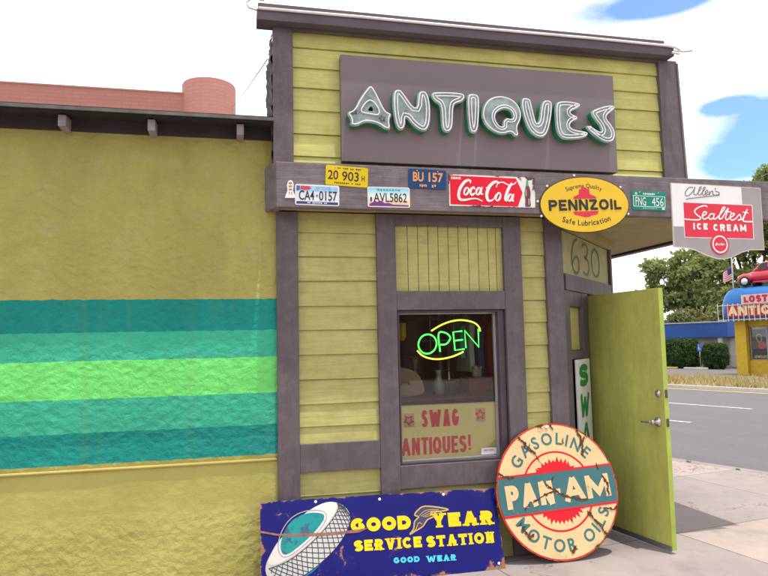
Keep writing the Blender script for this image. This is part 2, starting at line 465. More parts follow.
T={}
T['neon_A']=[[(-0.893,0.143),(-0.874,0.131),(-0.833,0.049),(-0.791,-0.04),(-0.744,-0.053),(-0.767,-0.091),(-0.756,-0.162),(-0.789,-0.164),(-0.836,-0.131),(-0.888,-0.119),(-0.945,-0.118),(-0.998,-0.151),(-1.044,-0.149),(-1.03,-0.115),(-1.066,-0.061),(-1.014,-0.043),(-0.975,0.04),(-0.912,0.13)],[(-0.891,0.007),(-0.868,-0.035),(-0.92,-0.038)],[(-0.895,0.037),(-0.862,0.014),(-0.836,-0.033),(-0.845,-0.065),(-0.897,-0.062),(-0.963,-0.05),(-0.953,-0.011),(-0.924,0.024)]]
T['neon_N']=[[(-0.721,0.119),(-0.681,0.132),(-0.658,0.114),(-0.554,-0.03),(-0.54,0.107),(-0.515,0.133),(-0.476,0.126),(-0.453,0.044),(-0.457,-0.092),(-0.483,-0.157),(-0.523,-0.164),(-0.586,-0.124),(-0.642,-0.055),(-0.644,-0.122),(-0.664,-0.162),(-0.698,-0.159),(-0.72,-0.088),(-0.728,0.027)]]
T['neon_T']=[[(-0.438,0.119),(-0.398,0.131),(-0.288,0.137),(-0.197,0.135),(-0.182,0.111),(-0.204,0.075),(-0.255,0.057),(-0.276,0.036),(-0.285,-0.112),(-0.302,-0.152),(-0.332,-0.163),(-0.356,-0.15),(-0.365,-0.107),(-0.366,0.04),(-0.41,0.062),(-0.434,0.09)]]
T['neon_I']=[[(-0.161,0.122),(-0.125,0.137),(-0.079,0.13),(-0.07,0.089),(-0.085,-0.121),(-0.11,-0.157),(-0.14,-0.153),(-0.154,-0.124),(-0.162,0.004)]]
T['neon_Q']=[[(0.018,0.114),(0.102,0.138),(0.186,0.12),(0.242,0.073),(0.264,0.009),(0.253,-0.042),(0.219,-0.099),(0.236,-0.158),(0.206,-0.167),(0.176,-0.131),(0.112,-0.158),(0.04,-0.144),(-0.025,-0.093),(-0.051,-0.025),(-0.036,0.051)],[(0.119,0.039),(0.172,0.029),(0.193,-0.005),(0.188,-0.036),(0.143,-0.023),(0.105,-0.065),(0.114,-0.095),(0.083,-0.091),(0.054,-0.043),(0.061,0.002)]]
T['neon_U']=[[(0.27,0.119),(0.297,0.134),(0.339,0.126),(0.348,0.088),(0.375,-0.042),(0.395,-0.066),(0.418,-0.024),(0.434,0.094),(0.463,0.126),(0.511,0.124),(0.52,0.089),(0.504,-0.024),(0.467,-0.138),(0.423,-0.166),(0.375,-0.158),(0.324,-0.115),(0.295,-0.046),(0.272,0.043)]]
T['neon_E']=[[(0.554,0.106),(0.593,0.126),(0.692,0.129),(0.769,0.115),(0.734,0.082),(0.672,0.057),(0.671,0.032),(0.725,0.014),(0.729,-0.006),(0.673,-0.03),(0.655,-0.072),(0.703,-0.095),(0.813,-0.104),(0.806,-0.131),(0.755,-0.154),(0.655,-0.167),(0.59,-0.162),(0.555,-0.113),(0.548,-0.011)]]
T['neon_S']=[[(0.849,0.058),(0.901,0.087),(1.004,0.121),(1.059,0.117),(1.048,0.091),(0.989,0.051),(0.97,0.013),(1.018,-0.036),(1.047,-0.097),(1.034,-0.155),(0.994,-0.175),(0.943,-0.17),(0.867,-0.127),(0.814,-0.079),(0.804,-0.059),(0.827,-0.052),(0.903,-0.095),(0.936,-0.098),(0.927,-0.052),(0.88,0.003)]]
T['coke']=[[(-0.178,0.053),(-0.174,0.069),(-0.192,0.075),(-0.221,0.06),(-0.256,0.013),(-0.27,-0.038),(-0.259,-0.07),(-0.221,-0.073),(-0.163,-0.062),(-0.124,-0.063),(-0.086,-0.079)],[(-0.192,-0.008),(-0.199,-0.022),(-0.208,-0.032),(-0.217,-0.036),(-0.224,-0.033),(-0.227,-0.023),(-0.225,-0.009),(-0.219,0.005),(-0.21,0.015),(-0.201,0.019),(-0.194,0.016),(-0.191,0.006),(-0.192,-0.008)],[(-0.144,0.008),(-0.15,0.021),(-0.17,0.011),(-0.177,-0.017),(-0.166,-0.035),(-0.142,-0.02)],[(-0.1,-0.005),(-0.106,-0.018),(-0.114,-0.028),(-0.123,-0.032),(-0.13,-0.028),(-0.133,-0.019),(-0.131,-0.006),(-0.125,0.007),(-0.116,0.017),(-0.108,0.021),(-0.101,0.018),(-0.098,0.008),(-0.1,-0.005)],[(-0.085,0.028),(-0.096,-0.019),(-0.079,-0.027)],[(-0.056,0.022),(-0.036,0.027)],[(0.051,0.056),(0.036,0.07),(0.007,0.064),(-0.029,0.03),(-0.05,-0.022),(-0.046,-0.064),(-0.028,-0.075),(0.002,-0.062),(0.02,-0.029)],[(0.028,0.027),(0.036,0.054),(0.056,0.066),(0.086,0.067),(0.129,0.048),(0.169,0.058),(0.188,0.075)],[(0.056,-0.042),(0.049,-0.057),(0.04,-0.068),(0.03,-0.072),(0.023,-0.069),(0.02,-0.058),(0.022,-0.043),(0.029,-0.028),(0.039,-0.017),(0.048,-0.012),(0.055,-0.016),(0.058,-0.027),(0.056,-0.042)],[(0.155,0.064),(0.134,0.04),(0.107,-0.017),(0.096,-0.059),(0.11,-0.071)],[(0.149,-0.046),(0.143,-0.058),(0.135,-0.068),(0.126,-0.072),(0.119,-0.068),(0.116,-0.059),(0.118,-0.047),(0.124,-0.034),(0.132,-0.024),(0.141,-0.021),(0.148,-0.024),(0.151,-0.033),(0.149,-0.046)],[(0.164,-0.017),(0.151,-0.062),(0.164,-0.071)]]
T['cokeshape']=[[(-0.336,0.102),(0.186,0.103),(0.238,-0.008),(0.197,-0.117),(-0.339,-0.113)],[(0.271,0.09),(0.286,0.091),(0.285,0.059),(0.298,0.027),(0.303,-0.011),(0.294,-0.058),(0.301,-0.1),(0.292,-0.112),(0.257,-0.111),(0.253,-0.097),(0.26,-0.055),(0.251,-0.017),(0.26,0.025),(0.269,0.059)]]
T['seal']=[[(-0.096,0.099),(-0.124,0.107),(-0.185,0.088),(-0.217,0.059),(-0.196,0.03),(-0.164,0.008),(-0.179,-0.007),(-0.225,-0.011),(-0.316,-0.006)],[(-0.155,0.016),(-0.116,0.038),(-0.108,0.054),(-0.131,0.055),(-0.149,0.02),(-0.132,-0.003),(-0.094,0.013)],[(-0.042,0.021),(-0.048,0.01),(-0.059,0.002),(-0.071,-0.002),(-0.082,0.001),(-0.087,0.009),(-0.087,0.02),(-0.081,0.031),(-0.07,0.04),(-0.058,0.043),(-0.048,0.04),(-0.042,0.032),(-0.042,0.021)],[(-0.034,0.046),(-0.045,0.003),(-0.019,0.005)],[(-0.019,0.005),(0.038,0.059),(0.068,0.095),(0.048,0.094),(0.017,0.041),(0.007,0.004),(0.034,0.007)],[(0.034,0.007),(0.098,0.092),(0.069,0.019),(0.075,-0.004),(0.101,0.008)],[(0.066,0.066),(0.128,0.06)],[(0.102,0.011),(0.144,0.033),(0.152,0.049),(0.124,0.046),(0.109,0.014),(0.127,-0.005),(0.162,0.007)],[(0.162,0.007),(0.203,0.043),(0.211,0.005),(0.181,-0.004),(0.227,0.005)],[(0.227,0.005),(0.28,0.089),(0.237,0.011),(0.239,-0.012),(0.324,-0.014)],[(0.232,0.065),(0.288,0.057)]]
T['allen']=[[(-0.217,0.253),(-0.257,0.248),(-0.288,0.212),(-0.287,0.186),(-0.257,0.187),(-0.215,0.226),(-0.198,0.258),(-0.212,0.203),(-0.191,0.19)],[(-0.191,0.192),(-0.148,0.24),(-0.14,0.26),(-0.157,0.251),(-0.171,0.201),(-0.154,0.191)],[(-0.154,0.193),(-0.111,0.239),(-0.104,0.259),(-0.12,0.25),(-0.134,0.202),(-0.116,0.192)],[(-0.115,0.198),(-0.083,0.219),(-0.086,0.234),(-0.103,0.222),(-0.102,0.195),(-0.071,0.204)],[(-0.067,0.225),(-0.068,0.196),(-0.057,0.22),(-0.036,0.228),(-0.035,0.203),(-0.022,0.201)],[(-0.005,0.256),(-0.014,0.241)],[(-0.012,0.229),(0.023,0.219),(0.018,0.201),(-0.014,0.198)],[(-0.289,0.151),(-0.268,0.16),(0.028,0.198)]]
T['allenshape']=[[(-0.415,0.283),(0.426,0.267),(0.417,-0.246),(0.278,-0.245),(0.195,-0.27),(0.097,-0.314),(-0.023,-0.32),(-0.127,-0.296),(-0.241,-0.248),(-0.305,-0.238),(-0.423,-0.231)],[(-0.415,0.283),(0.25,0.268),(0.239,0.131),(-0.317,0.131),(-0.322,-0.068),(-0.425,-0.07)],[(-0.317,0.131),(0.332,0.122),(0.323,-0.157),(-0.319,-0.15)],[(-0.001,-0.205),(0.085,-0.204),(0.004,-0.127)]]
T['tire']=[[(-0.355,0.526),(-0.285,0.502),(-0.241,0.454),(-0.234,0.392),(-0.275,0.308),(-0.35,0.217),(-0.446,0.141),(-0.538,0.087),(-0.618,0.049),(-0.717,0.038),(-0.787,0.059),(-0.813,0.107),(-0.812,0.153),(-0.789,0.203),(-0.72,0.312),(-0.534,0.448),(-0.426,0.518)],[(-0.355,0.526),(-0.319,0.504),(-0.336,0.45),(-0.399,0.378),(-0.495,0.288),(-0.6,0.212),(-0.691,0.168),(-0.757,0.146),(-0.796,0.157),(-0.795,0.188),(-0.732,0.281),(-0.65,0.381),(-0.533,0.47),(-0.426,0.518)],[(-0.452,0.459),(-0.407,0.439),(-0.433,0.386),(-0.517,0.306),(-0.61,0.239),(-0.679,0.203),(-0.709,0.222),(-0.715,0.28),(-0.685,0.362),(-0.626,0.428),(-0.545,0.46)],[(-0.321,0.231),(-0.348,0.164),(-0.425,0.108),(-0.51,0.085),(-0.584,0.071),(-0.444,0.173)],[(-0.32,0.516),(-0.317,0.471),(-0.374,0.392),(-0.472,0.297),(-0.589,0.211),(-0.691,0.158),(-0.791,0.131)],[(-0.28,0.498),(-0.231,0.398),(-0.275,0.308),(-0.362,0.208),(-0.492,0.112),(-0.606,0.055),(-0.749,0.041)],[(-0.847,0.37),(-0.73,0.342),(-0.618,0.336),(-0.459,0.33),(-0.32,0.328),(-0.179,0.333),(-0.107,0.341),(-0.18,0.313),(-0.321,0.312),(-0.46,0.31),(-0.63,0.317),(-0.742,0.333),(-0.841,0.356)]]
T['gytext']=[[(-0.143,0.324),(0.188,0.302),(0.198,0.388),(-0.136,0.407)],[(0.339,0.31),(0.798,0.299),(0.813,0.392),(0.35,0.401)],[(-0.121,0.194),(0.251,0.186),(0.259,0.251),(-0.116,0.258)],[(0.284,0.183),(0.786,0.177),(0.798,0.25),(0.292,0.254)],[(0.045,0.099),(0.227,0.091),(0.232,0.129),(0.049,0.137)],[(0.273,0.09),(0.49,0.083),(0.495,0.122),(0.278,0.129)],[(0.176,0.275),(0.206,0.309),(0.218,0.356),(0.25,0.384),(0.223,0.398),(0.246,0.427),(0.309,0.453),(0.469,0.423),(0.412,0.411),(0.345,0.414),(0.361,0.382),(0.312,0.361),(0.274,0.321),(0.211,0.29)]]
T['gyG']=[[(-0.227,0.325),(-0.221,0.412)],[(-0.225,0.195),(-0.218,0.281)]]
T['pa_band']=[[(-0.433,0.121),(0.455,0.165),(0.455,-0.112),(-0.444,-0.148)],[(-0.406,0.055),(0.441,0.087),(0.425,-0.066),(-0.414,-0.102)],[(0.005,0.292),(0.248,0.155),(-0.044,-0.266)]]
T['open']=[[(-0.076,-0.028),(-0.084,-0.055),(-0.101,-0.078),(-0.126,-0.094),(-0.153,-0.098),(-0.18,-0.092),(-0.201,-0.076),(-0.215,-0.052),(-0.218,-0.025),(-0.21,0.003),(-0.193,0.026),(-0.169,0.042),(-0.141,0.046),(-0.115,0.041),(-0.093,0.024),(-0.079,0.0),(-0.076,-0.028)],[(-0.049,-0.086),(-0.058,0.05),(-0.002,0.055),(0.034,0.018),(0.002,-0.028),(-0.052,-0.033)],[(0.13,0.067),(0.058,0.06),(0.069,-0.077),(0.144,-0.07)],[(0.061,-0.006),(0.134,0.001)],[(0.157,-0.063),(0.151,0.07),(0.261,-0.057),(0.261,0.082)],[(-0.113,0.072),(-0.037,0.114),(0.051,0.143),(0.139,0.15),(0.227,0.131),(0.27,0.094),(0.278,0.062)],[(-0.227,-0.073),(-0.191,-0.109),(-0.131,-0.134),(-0.057,-0.141),(0.03,-0.129),(0.093,-0.109),(0.137,-0.09)]]
T['swagsign']=[[(-0.363,0.126),(0.383,0.127),(0.38,-0.309),(-0.361,-0.306)],[(-0.211,-0.04),(0.076,-0.039),(0.08,0.09),(-0.208,0.086)],[(-0.389,-0.241),(0.131,-0.236),(0.135,-0.115),(-0.386,-0.111)],[(0.146,-0.232),(0.167,-0.227),(0.17,-0.109),(0.15,-0.11)],[(-0.344,0.057),(-0.277,0.06),(-0.313,-0.032)],[(0.211,0.085),(0.295,0.084),(0.251,-0.022)],[(0.269,-0.233),(0.401,-0.234),(0.4,-0.281),(0.267,-0.285)]]
T['penz']=[[(-0.302,-0.054),(0.302,-0.014),(0.306,0.06),(-0.298,0.03)],[(-0.177,0.142),(0.182,0.154)],[(-0.215,-0.124),(0.219,-0.139)],[(-0.091,0.024),(0.096,0.054),(0.006,0.117)],[(-0.095,-0.061),(0.117,-0.056),(0.009,-0.087)]]
T['six30']=[[(-0.214,0.098),(0.744,0.212),(-0.261,-0.203)]]
EXPO=0.74; SUNP=2.3; SKYS=0.12; SKYK=1.0; CLOUD=1.05
# ================================================================== CAMERA, LIGHT, SKY
cam = bpy.data.objects.new('camera', bpy.data.cameras.new('camera')); C.objects.link(cam); S.camera = cam
r_, u_, f_ = Vector((.974815,-.222056,-.020665)), Vector((.001649,-.085481,.996338)), Vector((.22301,.97128,.082962))
mx = Matrix((r_, u_, -f_)).transposed().to_4x4(); mx.translation = Vector((0,-4.65,1.6)); cam.matrix_world = mx
cam.data.sensor_width = 36; cam.data.lens = 36*650/768; cam.data.clip_start = .05; cam.data.clip_end = 3000
S.view_settings.view_transform = 'Standard'; S.view_settings.look = 'None'; S.view_settings.exposure = EXPO
S.view_settings.gamma = 1; S.view_settings.use_curve_mapping = False

SUN = Vector((.10, -.15, 1)).normalized()          # towards the sun: nearly overhead, a little in front
EL = math.asin(SUN.z); AZ = math.atan2(SUN.x, SUN.y)
sl = bpy.data.lights.new('sun', 'SUN'); sl.energy = SUNP; sl.angle = rad(.53); sl.color = (1, .955, .88)
so = bpy.data.objects.new('sun', sl); C.objects.link(so); so.location = (0,0,30); so.rotation_euler = SUN.to_track_quat('Z', 'Y').to_euler()
W = bpy.data.worlds.new('World'); S.world = W; W.use_nodes = True
wt = W.node_tree; wt.nodes.clear()
class WN(NT):
    def __init__(s, t): s.t = t; s.n = t.nodes
w = WN(wt); wo = w.new('ShaderNodeOutputWorld')
sky = w.new('ShaderNodeTexSky', sky_type='NISHITA'); sky.sun_disc = False; sky.sun_elevation = EL; sky.sun_rotation = AZ; sky.dust_density = .4; sky.ozone_density = 3
tc = w.new('ShaderNodeTexCoord'); dirv = tc.outputs['Generated']
mp = w.new('ShaderNodeMapping'); wt.links.new(dirv, mp.inputs[0]); mp.inputs['Scale'].default_value = (1, 1, 2.4); mp.inputs['Location'].default_value = (.3, .1, .2)
n1 = w.noise(mp.outputs[0], 3.2, 9, .6, .5); n2 = w.noise(mp.outputs[0], 9.5, 7, .62, .4)
val = w.math('ADD', w.math('MULTIPLY', w.math('SUBTRACT', n1, .5), .95), w.math('MULTIPLY', w.math('SUBTRACT', n2, .5), 1.0))
# openings in the cloud deck, by direction in the sky
def opening(d, r, amp, zk):
    v = w.new('ShaderNodeVectorMath', operation='SUBTRACT'); wt.links.new(dirv, v.inputs[0]); v.inputs[1].default_value = d
    v2 = w.new('ShaderNodeVectorMath', operation='MULTIPLY'); wt.links.new(v.outputs[0], v2.inputs[0]); v2.inputs[1].default_value = (1, 1, zk)
    v3 = w.new('ShaderNodeVectorMath', operation='LENGTH'); wt.links.new(v2.outputs[0], v3.inputs[0])
    q = w.math('SUBTRACT', 1.0, w.math('DIVIDE', v3.outputs['Value'], r)); return w.math('MULTIPLY', w.math('MAXIMUM', q, 0.0), amp)
gap = None
for d, r, amp, zk in (((.668,.695,.258), .115, 1.15, 1.6), ((.64,.725,.228), .07, 1.0, 2.2), ((.630,.716,.302), .045, 1.0, 3.2), ((.520,.736,.437), .11, 1.1, 4.2), ((.575,.695,.434), .10, 1.0, 4.5), ((.70,.66,.25), .09, .9, 1.4),
                      ((-.3,-.6,.7), .5, .8, 1), ((.5,-.7,.5), .3, .7, 1)):
    o_ = opening(d, r, amp, zk); gap = o_ if gap is None else w.math('ADD', gap, o_)
blue = w.ramp(w.math('ADD', val, gap), [(.20, 0.0), (.38, .42), (.80, .92)])
skyc = w.mix(1.0, sky.outputs[0], (SKYK*.70, SKYK*1.0, SKYK*1.28), 'MULTIPLY')
cl = w.ramp(n2, [(.25, (CLOUD*.86, CLOUD*.88, CLOUD*.93)), (.7, (CLOUD*1.05, CLOUD*1.04, CLOUD*1.03))])
bg1 = w.new('ShaderNodeBackground'); wt.links.new(sky.outputs[0], bg1.inputs[0]); bg1.inputs[1].default_value = SKYS
wt.links.new(skyc, bg1.inputs[0])
bg2 = w.new('ShaderNodeBackground'); wt.links.new(cl, bg2.inputs[0]); bg2.inputs[1].default_value = 1.0
ms = w.new('ShaderNodeMixShader'); wt.links.new(blue, ms.inputs[0]); wt.links.new(bg2.outputs[0], ms.inputs[1]); wt.links.new(bg1.outputs[0], ms.inputs[2])
wt.links.new(ms.outputs[0], wo.inputs[0])

# ================================================================== GROUND AND STREET
A20 = rad(20); NU = Vector((math.cos(A20), math.sin(A20), 0)); DS = Vector((math.sin(A20), -math.cos(A20), 0))
def road_z(u):                      # the street falls away gently towards the far side
    return -.12-.024*(min(max(u, 6.35), 70)-6.35)
def R3(u, s, z): p = NU*u+DS*s; return (p.x, p.y, z)
def strip(name, u0, u1, s0, s1, dz, mat, nu=1, kind=True):
    m = MB(); us = [u0+(u1-u0)*i/nu for i in range(nu+1)]
    vs = []; fs = []
    for uu in us: vs += [R3(uu, s0, road_z(uu)+dz), R3(uu, s1, road_z(uu)+dz)]
    for i in range(nu): fs.append((2*i, 2*i+1, 2*i+3, 2*i+2))
    m.add(vs, fs); o = build(name, m, mat)
    return setting(o) if kind else o
t = NT('dry_earth'); v = t.coords(src='Object'); c = t.mix(t.noise(v, .8, 8, .65), (.20, .15, .085), (.30, .24, .14)); M['earth'] = t.surf(c, .9, 0, t.bump(t.noise(v, 12, 5), .4, .03))
t = NT('asphalt'); v = t.coords(); vr = t.coords((1,1,1), rot=(0,0,-A20))
sx = t.new('ShaderNodeSeparateXYZ'); t.link(vr, sx.inputs[0])
c = t.mix(t.noise(v, .45, 6, .6), (.155, .140, .147), (.21, .19, .20)); c = t.mix(t.ramp(t.noise(v, 160, 2), [(.4, 0.0), (.62, 1.0)]), mul((.1,.1,.1), .75), c)
tr = t.ramp(t.noise(t.coords((1.3, .02, 1), rot=(0,0,-A20)), 1.0, 3), [(.4, 0.0), (.6, 1.0)])
c = t.mix(t.math('MULTIPLY', tr, .5), c, (.105, .096, .10))
sc_ = t.math('ABSOLUTE', t.math('SUBTRACT', t.noise(v, .35, 4, .6, .6), .5)); c = t.mix(t.ramp(sc_, [(.002, .35), (.005, 0.0)]), c, (.07, .066, .068))
M['asphalt'] = t.surf(c, .85, 0, t.bump(t.noise(v, 220, 2), .3, .004))
t = NT('parking_asphalt'); v = t.coords(); c = t.mix(t.noise(v, .6, 6, .6), (.11, .10, .10), (.165, .15, .148)); M['lot'] = t.surf(c, .9, 0, t.bump(t.noise(v, 60, 3), .3, .006))
def concrete(name, a, b, joints):
    t = NT(name); v = t.coords(); vr = t.coords((1,1,1), rot=(0,0,-A20), loc=(.0, .0, 0))
    n = t.noise(v, 1.1, 7, .62); n2 = t.noise(v, 7, 6, .7); c = t.mix(t.ramp(n, [(.3, 0.0), (.7, 1.0)]), a, b)
    c = t.mix(t.math('MULTIPLY', t.ramp(n2, [(.52, 0.0), (.75, 1.0)]), .35), c, mul(a, .62))
    sp = t.ramp(t.noise(v, 55, 4, .75), [(.66, 0.0), (.72, 1.0)]); c = t.mix(t.math('MULTIPLY', sp, .35), c, mul(a, .45))
    hg = t.noise(v, 130, 4)
    if joints:
        br = t.new('ShaderNodeTexBrick'); mpz = t.new('ShaderNodeMapping'); t.link(t.coords(src='Object'), mpz.inputs[0]); mpz.inputs['Rotation'].default_value = (0,0,rad(-9)); mpz.inputs['Location'].default_value = (.02, .42, 0)
        t.link(mpz.outputs[0], br.inputs['Vector']); br.offset = 0; br.inputs['Scale'].default_value = 1; br.inputs['Brick Width'].default_value = 1.75; br.inputs['Row Height'].default_value = 1.62
        br.inputs['Mortar Size'].default_value = .007; br.inputs['Mortar Smooth'].default_value = .2; br.inputs['Bias'].default_value = 0
        br.inputs['Color1'].default_value = (.74,.76,.80,1); br.inputs['Color2'].default_value = (1.08,1.03,1,1); br.inputs['Mortar'].default_value = (.42,.38,.36,1)
        c = t.mix(1.0, c, br.outputs['Color'], 'MULTIPLY'); hg = t.math('SUBTRACT', hg, t.math('MULTIPLY', br.outputs['Fac'], 2.0))
        wv = t.math('ABSOLUTE', t.math('SUBTRACT', t.noise(t.coords((1,1,1), loc=(1,7,0)), .55, 6, .62, .5), .5))
        c = t.mix(t.ramp(wv, [(.0012, .75), (.003, 0.0)]), c, mul(a, .28))
        gum = t.new('ShaderNodeTexVoronoi'); t.link(v, gum.inputs['Vector']); gum.inputs['Scale'].default_value = 2.6; gum.inputs['Randomness'].default_value = 1
        c = t.mix(t.ramp(gum.outputs['Distance'], [(.045, .6), (.06, 0.0)]), c, mul(a, .42))
        st = t.ramp(t.noise(t.coords((1,1,1), loc=(5,2,0)), 2.2, 5, .6), [(.56, 0.0), (.7, 1.0)]); c = t.mix(t.math('MULTIPLY', st, .4), c, mul(a, .5))
    return t.surf(c, .85, 0, t.bump(hg, .25, .004))
M['concrete'] = concrete('sidewalk_concrete', (.32, .26, .235), (.43, .36, .325), True)
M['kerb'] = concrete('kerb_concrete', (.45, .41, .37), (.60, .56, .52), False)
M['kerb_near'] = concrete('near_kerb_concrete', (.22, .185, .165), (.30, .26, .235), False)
m = MB()
us = [-400, 6.0, 6.35, 70, 700]; vs = []; fs = []
for uu in us: vs += [R3(uu, -700, road_z(uu)-.03), R3(uu, 500, road_z(uu)-.03)]
for i in range(len(us)-1): fs.append((2*i, 2*i+1, 2*i+3, 2*i+2))
m.add(vs, fs); setting(build('ground', m, M['earth']))
m = MB(R3); m.box(-70, 6.18, -70, 60, -.13, 0); setting(build('sidewalk', m, M['concrete']))
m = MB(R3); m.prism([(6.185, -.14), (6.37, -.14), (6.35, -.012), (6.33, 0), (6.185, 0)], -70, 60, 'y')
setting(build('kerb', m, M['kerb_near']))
strip('road', 6.36, 22.98, -200, 60, -.004, M['asphalt'], 4)
m = MB(); zz = road_z(23)
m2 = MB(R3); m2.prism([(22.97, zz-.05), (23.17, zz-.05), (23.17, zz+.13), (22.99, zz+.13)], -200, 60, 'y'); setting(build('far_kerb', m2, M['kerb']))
strip('verge', 23.17, 31, -200, 60, .10, M['earth'], 2)
strip('parking_lot', 31, 53.5, -120, 40, .02, M['lot'], 3)
M['line_white'] = plain('worn_white_road_paint', (.58, .57, .55), .8, var=.25, scale=8); M['line_yellow'] = plain('worn_yellow_road_paint', (.50, .36, .10), .8, var=.25, scale=8)
m = MB()
for k in range(-12, 6):
    s0 = -4.9+k*12
    m.add([R3(uu, ss, road_z(uu)+.004) for uu, ss in ((15.75, s0-3), (15.9, s0-3), (15.9, s0), (15.75, s0))], [(0,1,2,3)])
    s0 = -3.9+k*12
    m.add([R3(uu, ss, road_z(uu)+.004) for uu, ss in ((11.4, s0-3), (11.54, s0-3), (11.54, s0), (11.4, s0))], [(0,1,2,3)])
for ue in ():
    m.add([R3(uu, ss, road_z(uu)+.004) for uu, ss in ((ue, -200), (ue+.14, -200), (ue+.14, 60), (ue, 60))], [(0,1,2,3)])
setting(build('road_markings', m, M['line_white']))
m = MB(); m.add([R3(uu, ss, road_z(uu)+.004) for uu, ss in ((22.3, -200), (22.62, -200), (22.62, 60), (22.3, 60))], [(0,1,2,3)])
setting(build('gutter_line', m, M['line_yellow']))
# dry grass on the verge
t = NT('dry_grass'); v = t.coords(); c = t.mix(t.ramp(t.noise(v, .9, 4), [(.35, 0.0), (.65, 1.0)]), (.50, .37, .17), (.40, .36, .16)); M['dry'] = t.surf(c, .8)
m = MB(); m.open = True
rg = random.Random(3)
for i in range(15000):
    uu = 23.35+7.4*rg.random(); ss = -42+46*rg.random()
    dens = .5+.5*math.sin(ss*.9+uu*.7)*math.sin(uu*1.3-ss*.35)
    hh = (.10+.30*rg.random())*(.45+.75*dens); a = rg.random()*PI; b = .025+.035*rg.random(); lean = (rg.random()-.5)*.25
    z = road_z(uu)+.095; dx, dy = math.cos(a)*b, math.sin(a)*b
    p0 = R3(uu-dx, ss-dy, z); p1 = R3(uu+dx, ss+dy, z); p2 = R3(uu+lean+dx*.3, ss+lean*.6, z+hh); p3 = R3(uu+lean-dx*.3, ss+lean*.6, z+hh*.9)
    m.add([p0, p1, p2, p3], [(0,1,2,3)])
gr = build('dry_grass', m, M['dry']); gr['kind'] = 'stuff'; tag(gr, 'dry tan grass growing along the verge across the road', 'grass')
# a few weeds in the near kerb joint
m = MB(); m.open = True
for cu, cs in ((6.183, -.62), (6.183, .02), (6.183, -.9)):
    for i in range(16):
        a = rg.random()*2*PI; l = .01+.03*rg.random(); hh = .01+.03*rg.random(); x = cu; y = cs+.06*(rg.random()-.5)
        m.add([R3(x, y-.006, .002), R3(x, y+.006, .002), R3(x+math.cos(a)*l, y+math.sin(a)*l, hh)], [(0,1,2)])
wd = build('kerb_weeds', m, plain('weed_leaf', (.22, .24, .07), .7)); wd['kind'] = 'stuff'; tag(wd, 'small weeds sprouting in the joint along the near kerb', 'weeds')

# unseen street and building, added to darken the window's reflection
m = MB(); m.add([(-40,-7.2,.006),(-40,-19,.006),(3.5,-19,.006),(3.5,-7.2,.006)], [(0,1,2,3)]); setting(build('reflection_street', m, M['asphalt']))
ob = thing('reflection_building', 'brown brick building added out of view to darken the shop window reflection', 'building', (-4, -22, 0))
bb = plain('brown_brick', (.16,.075,.05), .9, var=.25, scale=3)
build('wall', MB().box(-22, 12, -30, -22, 0, 6.5), bb, ob)
build('awning', MB().prism([(-22.0, 2.9), (-20.6, 2.5), (-20.6, 2.4), (-22.0, 2.75)], -10, 4, 'x'), plain('dark_awning', (.03,.06,.05), .8), ob)
for x in (-17, -12.5, -8, -3.5, 1, 5.5): 
    w_ = build('window', MB().box(x-.9, x+.9, -21.995, -21.93, 3.6, 5.4), plain('pale_window_trim', (.45,.42,.38), .7), ob); build('pane', MB().box(x-.75, x+.75, -21.929, -21.92, 3.75, 5.25), plain('dark_pane', (.02,.025,.03), .15), w_)
    build('shopfront', MB().box(x-1.4, x+1.4, -21.995, -21.95, .5, 2.4), plain('dark_shopfront', (.025,.022,.025), .2), ob)

# ================================================================== LEFT STUCCO BUILDING
sb = thing('stucco_building', 'low olive stucco building with teal and lime stripes left of the shop', 'building', (-1.5, 0, 0))
m = MB()
nx, nz = 150, 60
# front face as a grid with real trowel relief
rs = random.Random(11)
from mathutils import noise as mnoise
X0, X1, ZT = -7.0, .285, 3.10
vs = []
for j in range(nz+1):
    for i in range(nx+1):
        x = X0+(X1-X0)*(i/nx); z = ZT*j/nz
        d = mnoise.noise(Vector((x*1.3, 3.1, z*1.3)))*.006+mnoise.noise(Vector((x*4, 1.1, z*4)))*.003
        vs.append((x, d-.004 if i < nx else -.002, z))
m.add(vs, [(j*(nx+1)+i, j*(nx+1)+i+1, (j+1)*(nx+1)+i+1, (j+1)*(nx+1)+i) for j in range(nz) for i in range(nx)])
m.box(X0, X1-.005, .03, .28, 0, ZT); m.box(X0, X0+.25, .28, 5.8, 0, ZT+.25); m.box(X0, X1-.005, 5.8, 6, 0, ZT+.5)
w_ = build('wall', m, M['stucco'], sb, smooth=True)
w_.data.transform(Matrix.Identity(4))
m = MB(); m.tube([(X0, -.008, .808), (-3, -.008, .806), (-1.2, -.008, .806), (.285, -.008, .806)], .011, 8)
build('ledge', m, plain('ledge_paint', (.44, .36, .10), .7), sb, smooth=True)
m = MB(); m.box(X0-.2, .268, -.014, .04, 3.062, 3.24); build('blocking_board', m, plain('eave_shade_board', (.045,.036,.039), .8, var=.2), sb)  # shadow under the eave painted into the board's dark colour
m = MB(); sl_ = .10
m.prism([(-.215, 3.128), (6.2, 3.128+sl_*6.4), (6.2, 3.155+sl_*6.4), (-.215, 3.152)], X0-.3, .262, 'x')
rf = build('roof', m, plain('eave_shade_roof_boards', (.022, .018, .020), .9, var=.3, scale=12, bump=.6), sb)  # dark colour paints in the shade on the roof's underside
m = MB(); m.box(X0-.3, .258, -.232, -.217, 3.136, 3.158); build('drip_edge', m, plain('drip_edge_metal', (.13, .125, .11), .6, .3, var=.3, scale=9), sb)
